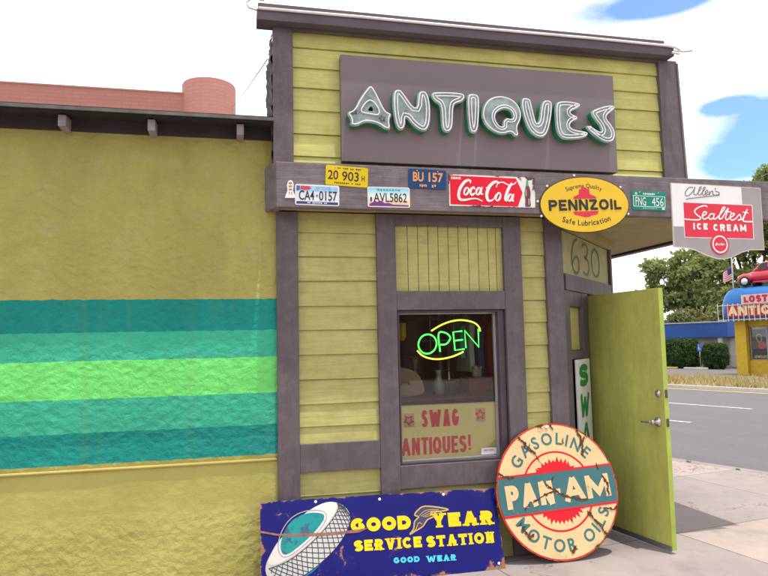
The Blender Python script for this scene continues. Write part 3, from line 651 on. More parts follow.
for x in (-5.6, -4.9, -4.2, -3.5, -2.8, -2.23, -1.665, -1.10, -.547, .035):
    m = MB(); m.prism([(-.165, 3.046), (-.0145, 3.046), (-.0145, 3.137), (-.165, 3.122)], x-.024, x+.024, 'x')
    build('rafter_tail', m, plain('rafter_paint', (.27, .23, .24), .7, var=.2, scale=14), sb, bevel=.003)

# pink building behind
t = NT('salmon_brick'); v = t.coords(); br = t.new('ShaderNodeTexBrick'); mpz = t.coords((1, 1, 1), rot=(rad(90), 0, 0)); t.link(mpz, br.inputs['Vector'])
br.inputs['Scale'].default_value = 1; br.inputs['Brick Width'].default_value = .42; br.inputs['Row Height'].default_value = .105; br.inputs['Mortar Size'].default_value = .012
br.inputs['Color1'].default_value = (.37,.152,.124,1); br.inputs['Color2'].default_value = (.40,.168,.137,1); br.inputs['Mortar'].default_value = (.31,.135,.11,1)
c = t.mix(t.math('MULTIPLY', t.noise(v, .8, 5), .4), br.outputs['Color'], (.37,.165,.13)); M['salmon'] = t.surf(c, .85, 0, t.bump(br.outputs['Fac'], -.2, .01))
pb = thing('pink_building', 'salmon pink brick building with a round stair tower behind the stucco roof', 'building', (-3, 14, 0))
m = MB(); m.box(-16, -.9, 13.7, 22, 0, 8.60); build('wall', m, M['salmon'], pb)
m = MB(); m.box(-16.01, -.9, 13.69, 22.01, 8.601, 8.64); build('parapet_cap', m, plain('salmon_cap', (.40, .18, .14), .8), pb)
m = MB(); m.lathe([(.74, 0), (.74, 8.93), (.725, 8.96)], (-.72, 14.0, 0), 'z', 40); tw = build('tower', m, M['salmon'], pb, smooth=True)
es = tw.modifiers.new('edges', 'EDGE_SPLIT'); es.split_angle = rad(40)
m = MB(); P0, P1 = Vector((.262, .62, 3.95)), Vector((-.08, 14.2, 8.5))
m.tube([tuple(P0.lerp(P1, i/16)-Vector((0, 0, .04*math.sin(PI*i/16)))) for i in range(17)], .0045, 6)
tag(build('power_cable', m, plain('black_cable', (.02,.02,.02), .6)), 'thin black cable running from the shop parapet back to the pink tower', 'cable')
# ================================================================== THE ANTIQUE SHOP
shop = thing('antique_shop', 'olive timber antique shop with purple trim, false front and open corner door', 'building', (1.9, 0, 0))
ZB0, ZB1 = 2.54, 2.86            # beam
# structural shell: front wall round the window, sides, roof, false front
m = MB()
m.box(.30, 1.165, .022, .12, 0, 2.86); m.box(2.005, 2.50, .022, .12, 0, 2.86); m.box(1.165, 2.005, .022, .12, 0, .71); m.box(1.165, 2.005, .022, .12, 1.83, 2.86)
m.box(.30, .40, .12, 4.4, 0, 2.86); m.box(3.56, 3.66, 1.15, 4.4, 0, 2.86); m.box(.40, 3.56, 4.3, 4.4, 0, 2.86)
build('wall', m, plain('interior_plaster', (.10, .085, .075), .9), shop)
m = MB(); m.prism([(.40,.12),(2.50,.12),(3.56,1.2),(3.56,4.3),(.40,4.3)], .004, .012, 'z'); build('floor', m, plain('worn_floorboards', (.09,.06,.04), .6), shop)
m = MB(); m.prism([(.29,-.135),(4.30,-.135),(4.30,4.4),(.29,4.4)], 2.845, 2.875, 'z'); build('roof', m, plain('flat_roof_felt', (.12,.115,.11), .9), shop)
m = MB(); m.box(.27, 3.572, -.078, .70, 2.88, 3.84); build('false_front', m, M['rough_stucco_edge'], shop)
# ragged plaster on the visible left return
m = MB(); vs = []; nn, mm = 60, 30
rr = random.Random(5)
for j in range(nn+1):
    for i in range(mm+1):
        y = -.105+.80*i/mm; z = 2.88+.965*j/nn
        d = abs(mnoise.noise(Vector((y*9, 2, z*9))))*.030+abs(mnoise.noise(Vector((y*24, 5, z*24))))*.016
        vs.append((.268-d, y, z))
m.add(vs, [(j*(mm+1)+i, (j+1)*(mm+1)+i, (j+1)*(mm+1)+i+1, j*(mm+1)+i+1) for j in range(nn) for i in range(mm)])
m.open = True
build('plaster_return', m, M['rough_stucco_edge'], shop, smooth=True)

def lap(m, x0, x1, zs, y, proud=.016, rnd=random.Random(4)):
    """lap siding: each board's foot stands proud of the one below"""
    for a, b in zip(zs[:-1], zs[1:]):
        w = (rnd.random()-.5)*.004; w2 = (rnd.random()-.5)*.004
        m.prism([(y-proud, a), (y+.01, a), (y+.01, b-.0015), (y-.003, b-.0015)], x0, x1, 'x')
        n = len(m.v)
        for k in range(n-8, n):
            X, Y, Z = m.v[k]
            if Y < y: m.v[k] = (X, Y, Z+(w if X < (x0+x1)/2 else w2))
    return m
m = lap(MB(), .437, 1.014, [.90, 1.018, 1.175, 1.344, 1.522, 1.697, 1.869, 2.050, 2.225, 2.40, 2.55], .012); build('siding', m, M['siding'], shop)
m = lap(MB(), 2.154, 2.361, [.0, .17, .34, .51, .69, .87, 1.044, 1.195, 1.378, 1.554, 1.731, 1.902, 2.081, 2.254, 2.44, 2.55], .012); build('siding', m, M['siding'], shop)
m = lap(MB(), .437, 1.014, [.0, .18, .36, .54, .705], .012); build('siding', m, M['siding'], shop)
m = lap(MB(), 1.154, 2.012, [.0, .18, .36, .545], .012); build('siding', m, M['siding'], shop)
# vertical boards above the window
m = MB(); xs = [1.154, 1.255, 1.335, 1.415, 1.495, 1.575, 1.655, 1.735, 1.815, 1.895, 1.96, 2.012]
for i, (a, b) in enumerate(zip(xs[:-1], xs[1:])): m.prism([(a+.0025, .002+.002*(i % 3)), (b-.0025, .002+.002*((i+1) % 3)), (b-.0025, .02), (a+.0025, .02)], 1.97, 2.462, 'z')
m.box(1.154, 2.012, .018, .0215, 1.97, 2.462)
build('board_panel', m, M['siding'], shop)
# upper siding
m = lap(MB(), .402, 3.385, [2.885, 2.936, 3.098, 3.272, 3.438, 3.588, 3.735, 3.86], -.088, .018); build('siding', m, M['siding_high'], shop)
# posts, rails
def trim(name, x0, x1, z0, z1, y0=-.03, y1=.02): build(name, MB().box(x0, x1, y0, y1, z0, z1), M['trim'], shop, bevel=.003)
trim('post', .285, .438, .003, 2.545); trim('post', 1.012, 1.156, .003, 2.545); trim('post', 2.010, 2.156, .003, 2.545)
build('post', MB().box(2.359, 2.503, -.034, .03, .003, 2.545), M['trim'], shop, bevel=.003)
trim('rail', .4385, 1.0115, .705, .90, -.027); trim('rail', 1.1565, 2.0095, .545, .708, -.027); trim('rail', 1.1565, 2.0095, 1.832, 1.972, -.027); trim('rail', 1.1565, 2.0095, 2.462, 2.545, -.027)
# corner boards of the false front
m = MB().box(.262, .404, -.132, -.095, 2.865, 3.862); build('corner_board', m, M['trim'], shop, bevel=.003)
m = MB().prism([(3.385, 2.865), (3.585, 2.865), (3.553, 3.862), (3.385, 3.862)], -.132, -.06, 'y'); build('corner_board', m, M['trim'], shop, bevel=.003)
m = MB().prism([(3.575, 2.865), (3.592, 2.865), (3.562, 3.84), (3.548, 3.84)], -.14, -.01, 'y'); build('flashing', m, plain('flashing_paint', (.16,.13,.14), .6), shop)
# cornice
m = MB().box(.15, 3.474, -.215, -.06, 3.862, 3.938); build('cornice', m, M['cornice'], shop, bevel=.004)
m = MB().box(.158, 3.40, -.20, -.05, 3.941, 3.992); build('parapet_cap', m, M['cornice'], shop, bevel=.004)
m = MB().box(.40, 3.385, -.135, -.1, 3.845, 3.861); build('cornice_moulding', m, M['trim'], shop)
m = MB().tube([(.16, -.224, 3.938), (.9, -.224, 3.942), (1.8, -.224, 3.939), (2.7, -.224, 3.943), (3.40, -.224, 3.939), (3.475, -.228, 3.93), (3.53, -.232, 3.905), (3.50, -.235, 3.875), (3.44, -.236, 3.88)], .0105, 8)
build('light_tube', m, plain('white_tube', (.80,.76,.70), .35), shop, smooth=True)
m = MB().tube([(.20, -.226, 3.995), (.12, -.23, 4.00), (.075, -.232, 3.965), (.095, -.23, 3.93), (.15, -.226, 3.92)], .006, 6); build('wire_loop', m, M['metal'], shop, smooth=True)
m = MB().tube([(3.47, -.22, 3.90), (3.56, -.26, 3.888), (3.60, -.27, 3.895)], .007, 6); build('wire_loop', m, M['metal'], shop, smooth=True)
# beam with its returns, canopy over the corner
m = MB().prism([(.276,-.20), (4.40,-.20), (4.40,-.138), (.33,-.138), (.288,-.008), (.205,-.008)], ZB0, ZB1, 'z'); build('beam', m, M['beam'], shop, bevel=.006)
m = MB().box(4.31, 4.40, -.137, 4.4, 2.535, 2.86); build('canopy_beam', m, M['trim'], shop)
m = MB().box(4.285, 4.309, -.137, 4.4, 2.556, 2.60); build('canopy_batten', m, M['soffit'], shop)
m = MB().prism([(.30,-.1375), (4.309,-.1375), (4.309,4.4), (3.66,4.4), (3.66,1.14), (2.51,-.003), (.30,-.003)], 2.556, 2.575, 'z'); build('soffit', m, M['soffit'], shop)
# chamfered corner with entrance
q = .70710678
def CH(s, d, z): return (2.507+q*s+q*d, q*s-q*d, z)       # s along the wall, d outwards
def cbox(name, s0, s1, d0, d1, z0, z1, mat, par=shop, bevel=.003): return build(name, MB(CH).box(s0, s1, d0, d1, z0, z1), mat, par, bevel=bevel)
SL = 1.628
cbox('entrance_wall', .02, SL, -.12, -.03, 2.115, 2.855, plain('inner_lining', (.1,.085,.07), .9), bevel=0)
cbox('number_board', .08, SL-.05, -.028, -.012, 2.118, 2.47, M['number_board'])
cbox('entrance_lintel', .06, SL-.02, -.03, .012, 1.985, 2.115, M['trim'])
cbox('entrance_crown', .03, SL+.09, -.01, .035, 2.472, 2.554, M['soffit'])
cbox('corner_post', SL-.045, SL+.02, -.12, .015, .003, 2.47, M['trim'])
# sidelight: frame, panel above, glass below
cbox('jamb', .03, .16, -.1, .006, .003, 1.983, M['trim']); cbox('jamb', .52, .70, -.1, .006, .003, 1.983, M['trim'])
cbox('sidelight_rail', .162, .518, -.09, .0, 1.86, 1.983, M['trim']); cbox('sidelight_rail', .162, .518, -.09, .0, 1.43, 1.50, M['trim']); cbox('sidelight_rail', .162, .518, -.09, .0, .003, .36, M['trim'])
cbox('sidelight_panel', .162, .518, -.06, -.03, 1.502, 1.858, M['siding'])
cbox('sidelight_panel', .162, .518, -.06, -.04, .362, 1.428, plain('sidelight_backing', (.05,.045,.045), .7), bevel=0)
cbox('threshold', .70, SL-.05, -.12, .06, .003, .022, M['metal'])
# house number
NUM = MB(CH)
def six(m, s0, z0, w, h):
    pass
numw = .024
def ch_ribbon(mb, pts, w):
    t_ = MB(); t_.ribbon(pts, w, 0)
    mb.add([(p[0], -.0095, p[2]) for p in t_.v], t_.f)
ch_ribbon(NUM, smooth_pts([(.52,2.45),(.40,2.40),(.335,2.30),(.335,2.21),(.40,2.155),(.50,2.16),(.55,2.225),(.50,2.29),(.40,2.27),(.34,2.21)], 5), numw)
ch_ribbon(NUM, smooth_pts([(.66,2.40),(.76,2.435),(.84,2.39),(.80,2.325),(.73,2.31),(.83,2.29),(.87,2.22),(.79,2.16),(.67,2.175)], 5), numw)
ch_ribbon(NUM, smooth_pts([(1.10,2.425),(1.00,2.38),(.965,2.29),(1.00,2.20),(1.10,2.165),(1.20,2.20),(1.235,2.29),(1.20,2.385),(1.10,2.425)], 5), numw)
NUM.open = True
build('house_number', NUM, plain('faded_green_paint', (.10,.15,.075), .7, var=.3, scale=20), shop)
# door leaf
H = Vector((3.014, .509, 0)); Fv = Vector((3.13, -.317, 0)); dd = (Fv-H).normalized(); dn = Vector((dd.y, -dd.x, 0))  # dn: away from camera side? set below
if dn.x > 0: dn = -dn
DL = (Fv-H).length
def DR(s, d, z): p = H+dd*s+dn*d; return (p.x, p.y, z)
dm = MB(DR).box(0, DL, -.042, 0, .028, 1.968); door = build('door', dm, [M['door'], M['door_edge']], shop, bevel=.002)
for p in door.data.polygons:
    if (Vector(p.normal)-dd).length < .1: p.material_index = 1
build('door_sweep', MB(DR).box(.01, DL-.005, .0005, .010, .02, .055), plain('sweep_metal', (.20,.20,.20), .4, .6), door)
m = MB(DR); KS = DL-.075
def dlathe(m, prof, s, z, seg=20):
    vs = []; fs = []
    for r, d in prof:
        for k in range(seg):
            a = 2*PI*k/seg; vs.append((s+r*math.cos(a), d, z+r*math.sin(a)))
    n = len(prof)
    for i in range(n-1):
        for k in range(seg):
            l = (k+1) % seg; fs.append((i*seg+k, i*seg+l, (i+1)*seg+l, (i+1)*seg+k))
    fs.append(list(range(seg))); fs.append([(n-1)*seg+k for k in range(seg)]); m.add(vs, fs)
dlathe(m, [(.036,0),(.036,.006),(.028,.012),(.014,.016),(.013,.045),(.017,.05),(.017,.062),(.010,.066)], KS, .955)
m.tube([(KS, .055, .955), (KS-.03, .058, .956), (KS-.075, .058, .952), (KS-.115, .054, .948)], [.010,.010,.009,.007], 10)
build('handle', m, M['metal'], door, smooth=True)
m = MB(DR); dlathe(m, [(.028,0),(.028,.008),(.022,.014),(.012,.016),(.010,.018)], KS+.02, 1.17); build('deadbolt', m, M['metal'], door, smooth=True)
for z in (.955, 1.17): build('latch_plate', MB(DR).box(DL+.0005, DL+.003, -.033, -.009, z-.03, z+.03), plain('latch_steel', (.12,.11,.10), .4, .8), door)
for z in (.25, 1.0, 1.75): build('hinge', MB(DR).cyl((-.004, .006, z-.05), (-.004, .006, z+.05), .007, 10), M['metal'], door, smooth=True)

# window: recessed sash and one pane
t = NT('shop_glass'); fr = t.new('ShaderNodeFresnel'); fr.inputs[0].default_value = 1.55
tr = t.new('ShaderNodeBsdfTransparent'); tr.inputs[0].default_value = (.95,.96,.955,1); gl = t.new('ShaderNodeBsdfGlossy'); gl.inputs['Roughness'].default_value = .02
mxs = t.new('ShaderNodeMixShader'); t.link(fr.outputs[0], mxs.inputs[0]); t.link(tr.outputs[0], mxs.inputs[1]); t.link(gl.outputs[0], mxs.inputs[2]); t.link(mxs.outputs[0], t.out.inputs[0]); M['glass'] = t.m
wn = build('window', MB().box(1.1665, 1.178, .0, .118, .7115, 1.8285).box(1.955, 2.0035, .0, .118, .7115, 1.8285).box(1.178, 1.955, .0, .118, 1.812, 1.8285).box(1.178, 1.955, .0, .118, .7115, .722), plain('sash_paint', (.07,.052,.06), .5), shop)
build('frame', MB().box(1.9385, 1.9545, .052, .085, .723, 1.811).box(1.1785, 1.186, .052, .085, .723, 1.811).box(1.186, 1.9385, .052, .085, 1.802, 1.811).box(1.186, 1.9385, .052, .085, .723, .732), plain('aluminium_frame', (.42,.40,.41), .4, .3), wn)
build('pane', MB().box(1.1865, 1.938, .066, .070, .7325, 1.8015), M['glass'], wn)
# ================================================================== SIGNS ON THE SHOP
# --- neon sign
ns = thing('neon_sign', 'long purple panel with green neon channel letters reading ANTIQUES', 'neon sign', (1.84, -.10, 3.285))
build('panel', MB().box(.742, 2.938, -.165, -.110, 2.892, 3.677), M['panel'], ns, bevel=.002)
M['can'] = plain('letter_side_paint', (.016, .24, .09), .45, var=.3, scale=14); M['face'] = plain('letter_face_paint', (.26, .34, .315), .35, var=.35, scale=12)
M['tubeglass'] = plain('unlit_neon_glass', (.80, .74, .78), .2, var=.06)
def keyhole(outer, inner):
    """polygon with a hole, cut open along a hairline"""
    A = lambda p: sum(p[i][0]*p[(i+1)%len(p)][1]-p[(i+1)%len(p)][0]*p[i][1] for i in range(len(p)))
    if A(outer) < 0: outer = outer[::-1]
    if A(inner) > 0: inner = inner[::-1]
    b = min(((Vector(outer[i])-Vector(inner[j])).length, i, j) for i in range(len(outer)) for j in range(len(inner)))
    i, j = b[1], b[2]; o = outer[i:]+outer[:i]; n = inner[j:]+inner[:j]
    d = (Vector(n[0])-Vector(o[0])).normalized(); e = Vector((-d.y, d.x))*.0003
    return o+[(o[0][0]-e.x, o[0][1]-e.y), (n[0][0]-e.x, n[0][1]-e.y)]+n[1:]+[(n[0][0]+e.x, n[0][1]+e.y)]
for ch in 'ANTIQUES':
    st = T['neon_'+ch]; out = chaikin(inset(st[0], -.006), 2)
    wv = lambda p: (p[0]+1.84, p[1]+3.285)
    poly = [wv(p) for p in out]
    hole = [wv(p) for p in chaikin(st[1], 1 if ch == 'A' else 2)] if ch in 'AQ' else None
    pk = keyhole(poly, hole) if hole else poly
    m = MB().prism(pk, -.222, -.1655, 'y'); L_ = build('letter', m, [M['can'], M['face']], ns)
    for p in L_.data.polygons:
        if abs(p.normal.y) > .95 and p.center.y < -.08: p.material_index = 1
    # raised rim and the glass tubes
    tm = MB()
    def loop(pts, r=.0048, y=-.236): tm.tube([(p[0], y, p[1]) for p in pts], r, 7, True)
    loop(inset(poly, .012)); 
    if ch not in 'AQ': loop(inset(poly, .034), .0044)
    if ch == 'A':
        loop([wv(p) for p in smooth_pts(st[2], 4, True)])
        for cx_, cz_ in ((-.42, None),): pass
        for px, pz in ((st[0][9][0], st[0][11][1]),): pass
    if ch == 'Q':
        loop(inset(hole, -.012)); loop(inset(hole, -.03), .0046)
    for k in range(2):
        a = poly[int(len(poly)*(.1+.5*k))]
    build('neon_tube', tm, M['tubeglass'], L_, smooth=True)
    if ch == 'A':
        for cx_, cz_ in ((st[0][12][0]+.028, st[0][14][1]+.012), (st[0][7][0]-.022, st[0][4][1]-.035)):
            m = MB(); ps = []
            for k in range(10):
                a = rad(90+36*k+12); r = .026 if k % 2 == 0 else .011; ps.append((cx_+1.84+r*math.cos(a), -.2265, cz_+3.285+r*math.sin(a)))
            m.tube(ps, .003, 6, True); build('star_tube', m, plain('violet_neon_glass', (.16,.07,.17), .3), L_, smooth=True)
# pale streaks under the letters come from the sun, not the panel paint

# --- license plates
def plate(name_label, x0, x1, z0, z1, col, tilt=0.0, edge=None, group='licence plates nailed along the beam', y=-.2005):
    o = thing('license_plate', name_label, 'license plate', ((x0+x1)/2, y, (z0+z1)/2), (0, tilt, 0), group)
    hx, hz = (x1-x0)/2, (z1-z0)/2; r = .012
    def rr(hx, hz, r): return arc(hx-r, hz-r, r, r, 0, 90, 4)+arc(-hx+r, hz-r, r, r, 90, 180, 4)+arc(-hx+r, -hz+r, r, r, 180, 270, 4)+arc(hx-r, -hz+r, r, r, 270, 360, 4)
    build('plate', MB().prism(rr(hx, hz, r), -.006, 0, 'y'), edge if edge else col, o, local=True)
    if edge: build('field', MB().sheet(rr(hx-.006, hz-.006, r*.7), -.0068), col, o, local=True)
    for sx in (-1, 1):
        build('bolt', MB().lathe([(.0045, -.006), (.0045, -.0085), (.003, -.0095)], (sx*hx*.55, 0, hz-.012), 'y', 10), M['metal'], o, smooth=True, local=True)
    return o, hx, hz
def word(par, name, body, x0, x1, z0, z1, y, mat, **k):
    m = MB(); m.open = True; text(m, body, x0, x1, z0, z1, y, **k); return build(name, m, mat, par, local=True)
def marks(par, x0, x1, z0, z1, n, y, mat, seed=1):
    """print too small to read: a row of short dashes"""
    r = random.Random(seed); m = MB(); m.open = True; wv = (x1-x0)/n
    for i in range(n):
        if r.random() < .14: continue
        a = x0+i*wv; k = z0+(z1-z0)*r.random()*.3
        m.sheet([(a+wv*.12, k), (a+wv*.8, k), (a+wv*.8, z1-(z1-z0)*r.random()*.25), (a+wv*.12, z1)], y)
    return build('small_print', m, mat, par, local=True)
ink = plain('black_ink', (.02,.018,.02), .5); navy_ink = plain('navy_ink', (.02,.03,.10), .5)
# white plate with red and blue top
o, hx, hz = plate('white licence plate with black CA4 0157 and a red and blue top', .404, .712, 2.556, 2.702, plain('pale_blue_plate', (.66,.70,.76), .4), .012, M['white'])
m = MB(); m.open = True; m.sheet([(-hx+.01, hz-.045), (hx-.01, hz-.050), (hx-.01, hz-.01), (-hx+.01, hz-.01)], -.0074); build('sky_band', m, plain('plate_sky_blue', (.30,.50,.72), .4, var=.3, scale=30), o, local=True)
m = MB(); m.open = True; m.sheet([(-hx+.035, hz-.035), (-hx+.075, hz-.042), (-hx+.11, hz-.03), (-hx+.10, hz-.012), (-hx+.04, hz-.010)], -.008); build('red_flash', m, plain('plate_red', (.62,.05,.07), .4), o, local=True)
m = MB(); m.open = True; m.sheet([(-hx+.009, hz-.048), (-hx+.030, hz-.04), (-hx+.034, hz-.012), (-hx+.009, hz-.010)], -.008); build('blue_flash', m, plain('plate_blue', (.05,.12,.40), .4), o, local=True)
m = MB(); m.open = True; m.sheet([(-hx+.009, -hz+.008), (hx-.009, -hz+.008), (hx-.009, -hz+.026), (-hx+.009, -hz+.026)], -.0074); build('navy_band', m, plain('plate_navy', (.05,.04,.15), .4), o, local=True)
marks(o, -.07, .07, -hz+.012, -hz+.022, 12, -.008, M['white'], 3)
word(o, 'lettering', 'CA4', -.128, -.022, -.038, .030, -.0084, ink, bold=.012); word(o, 'lettering', '0157', .012, .138, -.038, .030, -.0084, ink, bold=.012)
m = MB(); m.open = True; m.sheet([(-.010,-.012),(.004,-.012),(.004,.004),(-.010,.004)], -.0084); build('state_mark', m, plain('plate_red_mark', (.5,.1,.12), .4), o, local=True)
# yellow plate
o, hx, hz = plate('old yellow licence plate with dark red 20 903 H', .618, .920, 2.700, 2.842, enamel('plate_yellow', (.66,.50,.012), (.2,.1,.03), .70, 14, seed=1.0), .045)
dk = plain('dark_maroon_ink', (.07,.018,.012), .5)
word(o, 'lettering', '20', -.135, -.062, -.030, .036, -.0068, dk, bold=.014); word(o, 'lettering', '903', -.035, .085, -.034, .034, -.0068, dk, bold=.014); word(o, 'lettering', 'H', .105, .128, -.028, .012, -.0068, dk, bold=.01)
marks(o, -.07, .10, .047, .059, 13, -.0068, dk, 5); marks(o, -.09, .10, -.058, -.046, 14, -.0068, dk, 6)
# desert sunset plate
t = NT('sunset_plate'); tcz = t.new('ShaderNodeTexCoord'); s_ = t.new('ShaderNodeSeparateXYZ'); t.link(tcz.outputs['Object'], s_.inputs[0])
c = t.ramp(t.math('ADD', t.math('MULTIPLY', s_.outputs[2], 6.6), .5), [(.05, (.75,.45,.22)), (.35, (.78,.66,.5)), (.55, (.74,.76,.76)), (.78, (.36,.66,.74)), (.95, (.20,.55,.66))]); M['sunset'] = t.surf(c, .4)
o, hx, hz = plate('sunset licence plate with AVL5862 over purple mountains', .915, 1.225, 2.557, 2.703, M['sunset'], -.006, M['white'])
m = MB(); m.open = True; m.sheet([(-hx+.012, -hz+.008), (hx-.012, -hz+.008), (hx-.012, -hz+.018), (.03, -hz+.02), (-.005, -hz+.032), (-.03, -hz+.028), (-.06, -hz+.046), (-.085, -hz+.036), (-.10, -hz+.044), (-hx+.012, -hz+.022)], -.0074); build('mountains', m, plain('plate_purple', (.16,.03,.22), .4), o, local=True)
word(o, 'lettering', 'AVL5862', -.112, .132, -.036, .030, -.0082, ink, bold=.006)
m = MB(); m.open = True; m.sheet([(-.136,-.034),(-.126,-.034),(-.124,-.006),(-.130,.002),(-.137,-.008)], -.0082); build('emblem', m, ink, o, local=True)
marks(o, -.085, .085, .044, .058, 8, -.0076, plain('plate_teal_ink', (.05,.32,.36), .5), 9)
# navy plate
amber = plain('amber_ink', (.72,.30,.06), .45)
o, hx, hz = plate('navy licence plate with amber BU 157', 1.219, 1.503, 2.700, 2.842, enamel('plate_navy_blue', (.018,.055,.17), (.1,.07,.05), .72, 15, seed=2.0), .012)
word(o, 'lettering', 'BU', -.110, -.030, -.020, .050, -.0068, amber, bold=.03); word(o, 'lettering', '157', .008, .118, -.020, .050, -.0068, amber, bold=.03)
marks(o, -.062, -.004, -.060, -.038, 4, -.0068, amber, 12); marks(o, .03, .066, -.060, -.038, 2, -.0068, amber, 15)
# green plate
wh = plain('white_ink', (.70,.74,.70), .45)
o, hx, hz = plate('small green licence plate with white FNG 456 beside the ice cream sign', 3.023, 3.327, 2.589, 2.741, enamel('plate_green', (.012,.235,.165), (.05,.1,.07), .74, 14, seed=3.0), .012)
word(o, 'lettering', 'FNG', -.122, -.030, -.040, .026, -.0068, wh, bold=.004); word(o, 'lettering', '456', .022, .126, -.040, .026, -.0068, wh, bold=.004)
m = MB(); m.open = True
for a, b, c_, d in ((-.142, .142, -.050, -.0455), (-.142, .142, .0335, .038), (-.142, -.137, -.0453, .0333), (.137, .142, -.0453, .0333)): m.sheet([(a, c_), (b, c_), (b, d), (a, d)], -.0066)
build('border', m, wh, o, local=True)
marks(o, -.055, .055, .045, .062, 7, -.0066, wh, 21); marks(o, -.06, .07, -.066, -.056, 9, -.0066, plain('pale_green_ink', (.25,.5,.4), .5), 22)
m = MB(); m.open = True; m.sheet([(.112,-.068),(.134,-.068),(.134,-.053),(.112,-.053)], -.0068); build('sticker', m, M['white'], o, local=True)
m = MB(); m.open = True; m.sheet([(-.125,.043),(-.105,.043),(-.105,.064),(-.125,.064)], -.0066); build('sticker', m, plain('pale_sticker', (.4,.6,.5), .5), o, local=True)
# little white badge
o = thing('bottle_badge', 'small white bell shaped badge at the left end of the beam', 'badge', (.372, -.2005, 2.668))
pl_ = [(-.038,-.064),(.036,-.062),(.034,-.050),(.018,-.012),(.024,.030),(.016,.056),(.002,.063),(-.014,.055),(-.024,.028),(-.020,-.012),(-.034,-.050)]
build('plate', MB().prism(pl_, -.004, 0, 'y'), M['white'], o, local=True)
m = MB(); m.open = True
for z in (.040, .018, -.004): m.sheet([(-.012, z-.006), (.012, z-.006), (.012, z+.006), (-.012, z+.006)], -.0048)
m.sheet([(-.010,-.040),(-.004,-.040),(-.004,-.020),(-.010,-.020)], -.0048); m.sheet([(.006,-.040),(.012,-.040),(.012,-.020),(.006,-.020)], -.0048)
build('markings', m, plain('peach_ink', (.45,.20,.13), .5), o, local=True)

def coords_sheet(polys, y):
    m = MB(); m.open = True
    for p in polys: m.sheet(p, y)
    return m
def screws(par, pts, y=-.007, r=.007):
    for x, z in pts: build('screw', MB().lathe([(r, y+.003), (r, y-.002), (r*.6, y-.004)], (x, 0, z), 'y', 10), plain('pale_screw', (.6,.6,.57), .4), par, smooth=True, local=True)

# --- red soft drink sign
o = thing('soda_sign', 'red and white tin soda sign with script lettering and a bottle', 'sign', (1.864, -.2005, 2.70))
build('plate', MB().prism([(-.342,-.120),(.338,-.116),(.340,.113),(-.340,.116)], -.006, 0, 'y'), enamel('soda_white', (.72,.70,.66), (.10,.06,.05), .66, 9, edge=(.34,.118,-.002), seed=4.0), o, local=True)
build('red_field', coords_sheet([[(-.333,-.108),(.195,-.112),(.237,-.006),(.188,.102),(-.332,.106)]], -.0075), enamel('soda_red', (.70,.012,.035), (.25,.08,.07), .72, 11, seed=4.0), o, local=True)
m = MB(); m.open = True
SW = [.019,.013,.016,.015,.013,.012,.021,.009,.014,.021,.015,.014]
for i, st in enumerate(T['coke']):
    closed = i in (1, 3, 8, 10); pts = st[:-1] if closed else st
    sp = smooth_pts([(a, b) for a, b in pts], 5, closed)
    n = len(sp); w0 = SW[i]
    if closed: ws = [w0*(.55+.6*abs(math.cos(2*PI*k/n-.35))) for k in range(n)]
    elif i in (0, 6): ws = [w0*(.45+.75*math.sin(PI*min(1, (k+.6)/n*1.15))**1.2) for k in range(n)]
    else: ws = [w0*(.75+.35*math.sin(PI*k/max(1, n-1))) for k in range(n)]
    m.ribbon(sp, ws, -.009-.00012*i, closed)
build('script_lettering', m, plain('script_white', (.76,.74,.72), .4), o, local=True)
word(o, 'lettering', 'DRINK', -.322, -.245, .078, .096, -.009, M['white'], bold=.03)
bt = T['cokeshape'][1]
build('bottle', coords_sheet([chaikin(bt, 1)], -.0085), plain('bottle_brown', (.13,.035,.04), .3, var=.5, scale=40), o, local=True)
build('bottle_neck', coords_sheet([[(.2706,.0905),(.2860,.0905),(.2856,.058),(.2905,.045),(.2665,.045),(.2695,.058)]], -.0092), plain('bottle_green', (.10,.30,.20), .3), o, local=True)
build('bottle_label', coords_sheet([[(.2625,.020),(.2685,.025),(.2670,-.030),(.2590,-.035)],[(.281,-.05),(.288,-.048),(.287,-.095),(.280,-.097)]], -.0092), plain('bottle_shine', (.5,.38,.38), .3), o, local=True)

# --- yellow oval oil sign
o = thing('oval_oil_sign', 'yellow oval motor oil sign with a red bell behind black capitals', 'sign', (2.612, -.2005, 2.617), (0, -.045, 0))
build('plate', MB().prism(ellipse(0, 0, .378, .218, 72), -.012, 0, 'y'), plain('dark_sign_edge', (.06,.045,.02), .5), o, local=True)
oy = plain('sign_yellow', (.74,.47,.010), .3, var=.05)
build('field', MB().prism(ellipse(0, 0, .371, .211, 72), -.0145, -.0121, 'y'), oy, o, local=True)
rd = plain('sign_red', (.62,.02,.05), .35)
build('red_bell', coords_sheet([[(-.10,.045),(.10,.045),(.092,.062),(.048,.080),(.043,.118),(.022,.124),(.018,.134),(-.018,.134),(-.022,.124),(-.043,.118),(-.048,.080),(-.092,.062)],
    [(-.11,-.052),(.11,-.052),(.096,-.078),(.05,-.086),(.02,-.097),(-.02,-.097),(-.05,-.086),(-.096,-.078)]], -.0155), rd, o, local=True)
m = MB(); m.open = True; letters(m, 'PENNZOIL', -.306, .306, -.044, .040, -.0168, .0195, gap=.012, closedO='OQ'); 
build('lettering', m, ink, o, local=True)
for p in (): pass
arc_words(o, ink, 'Supreme Quality', 0, -.30, .448, 90, .035, -.0156, bold=.004, gap=.13, widen=.9)
arc_words(o, ink, 'Safe Lubrication', 0, .46, .600, 270, .044, -.0156, bold=.012, gap=.12, widen=.95, inside=True)
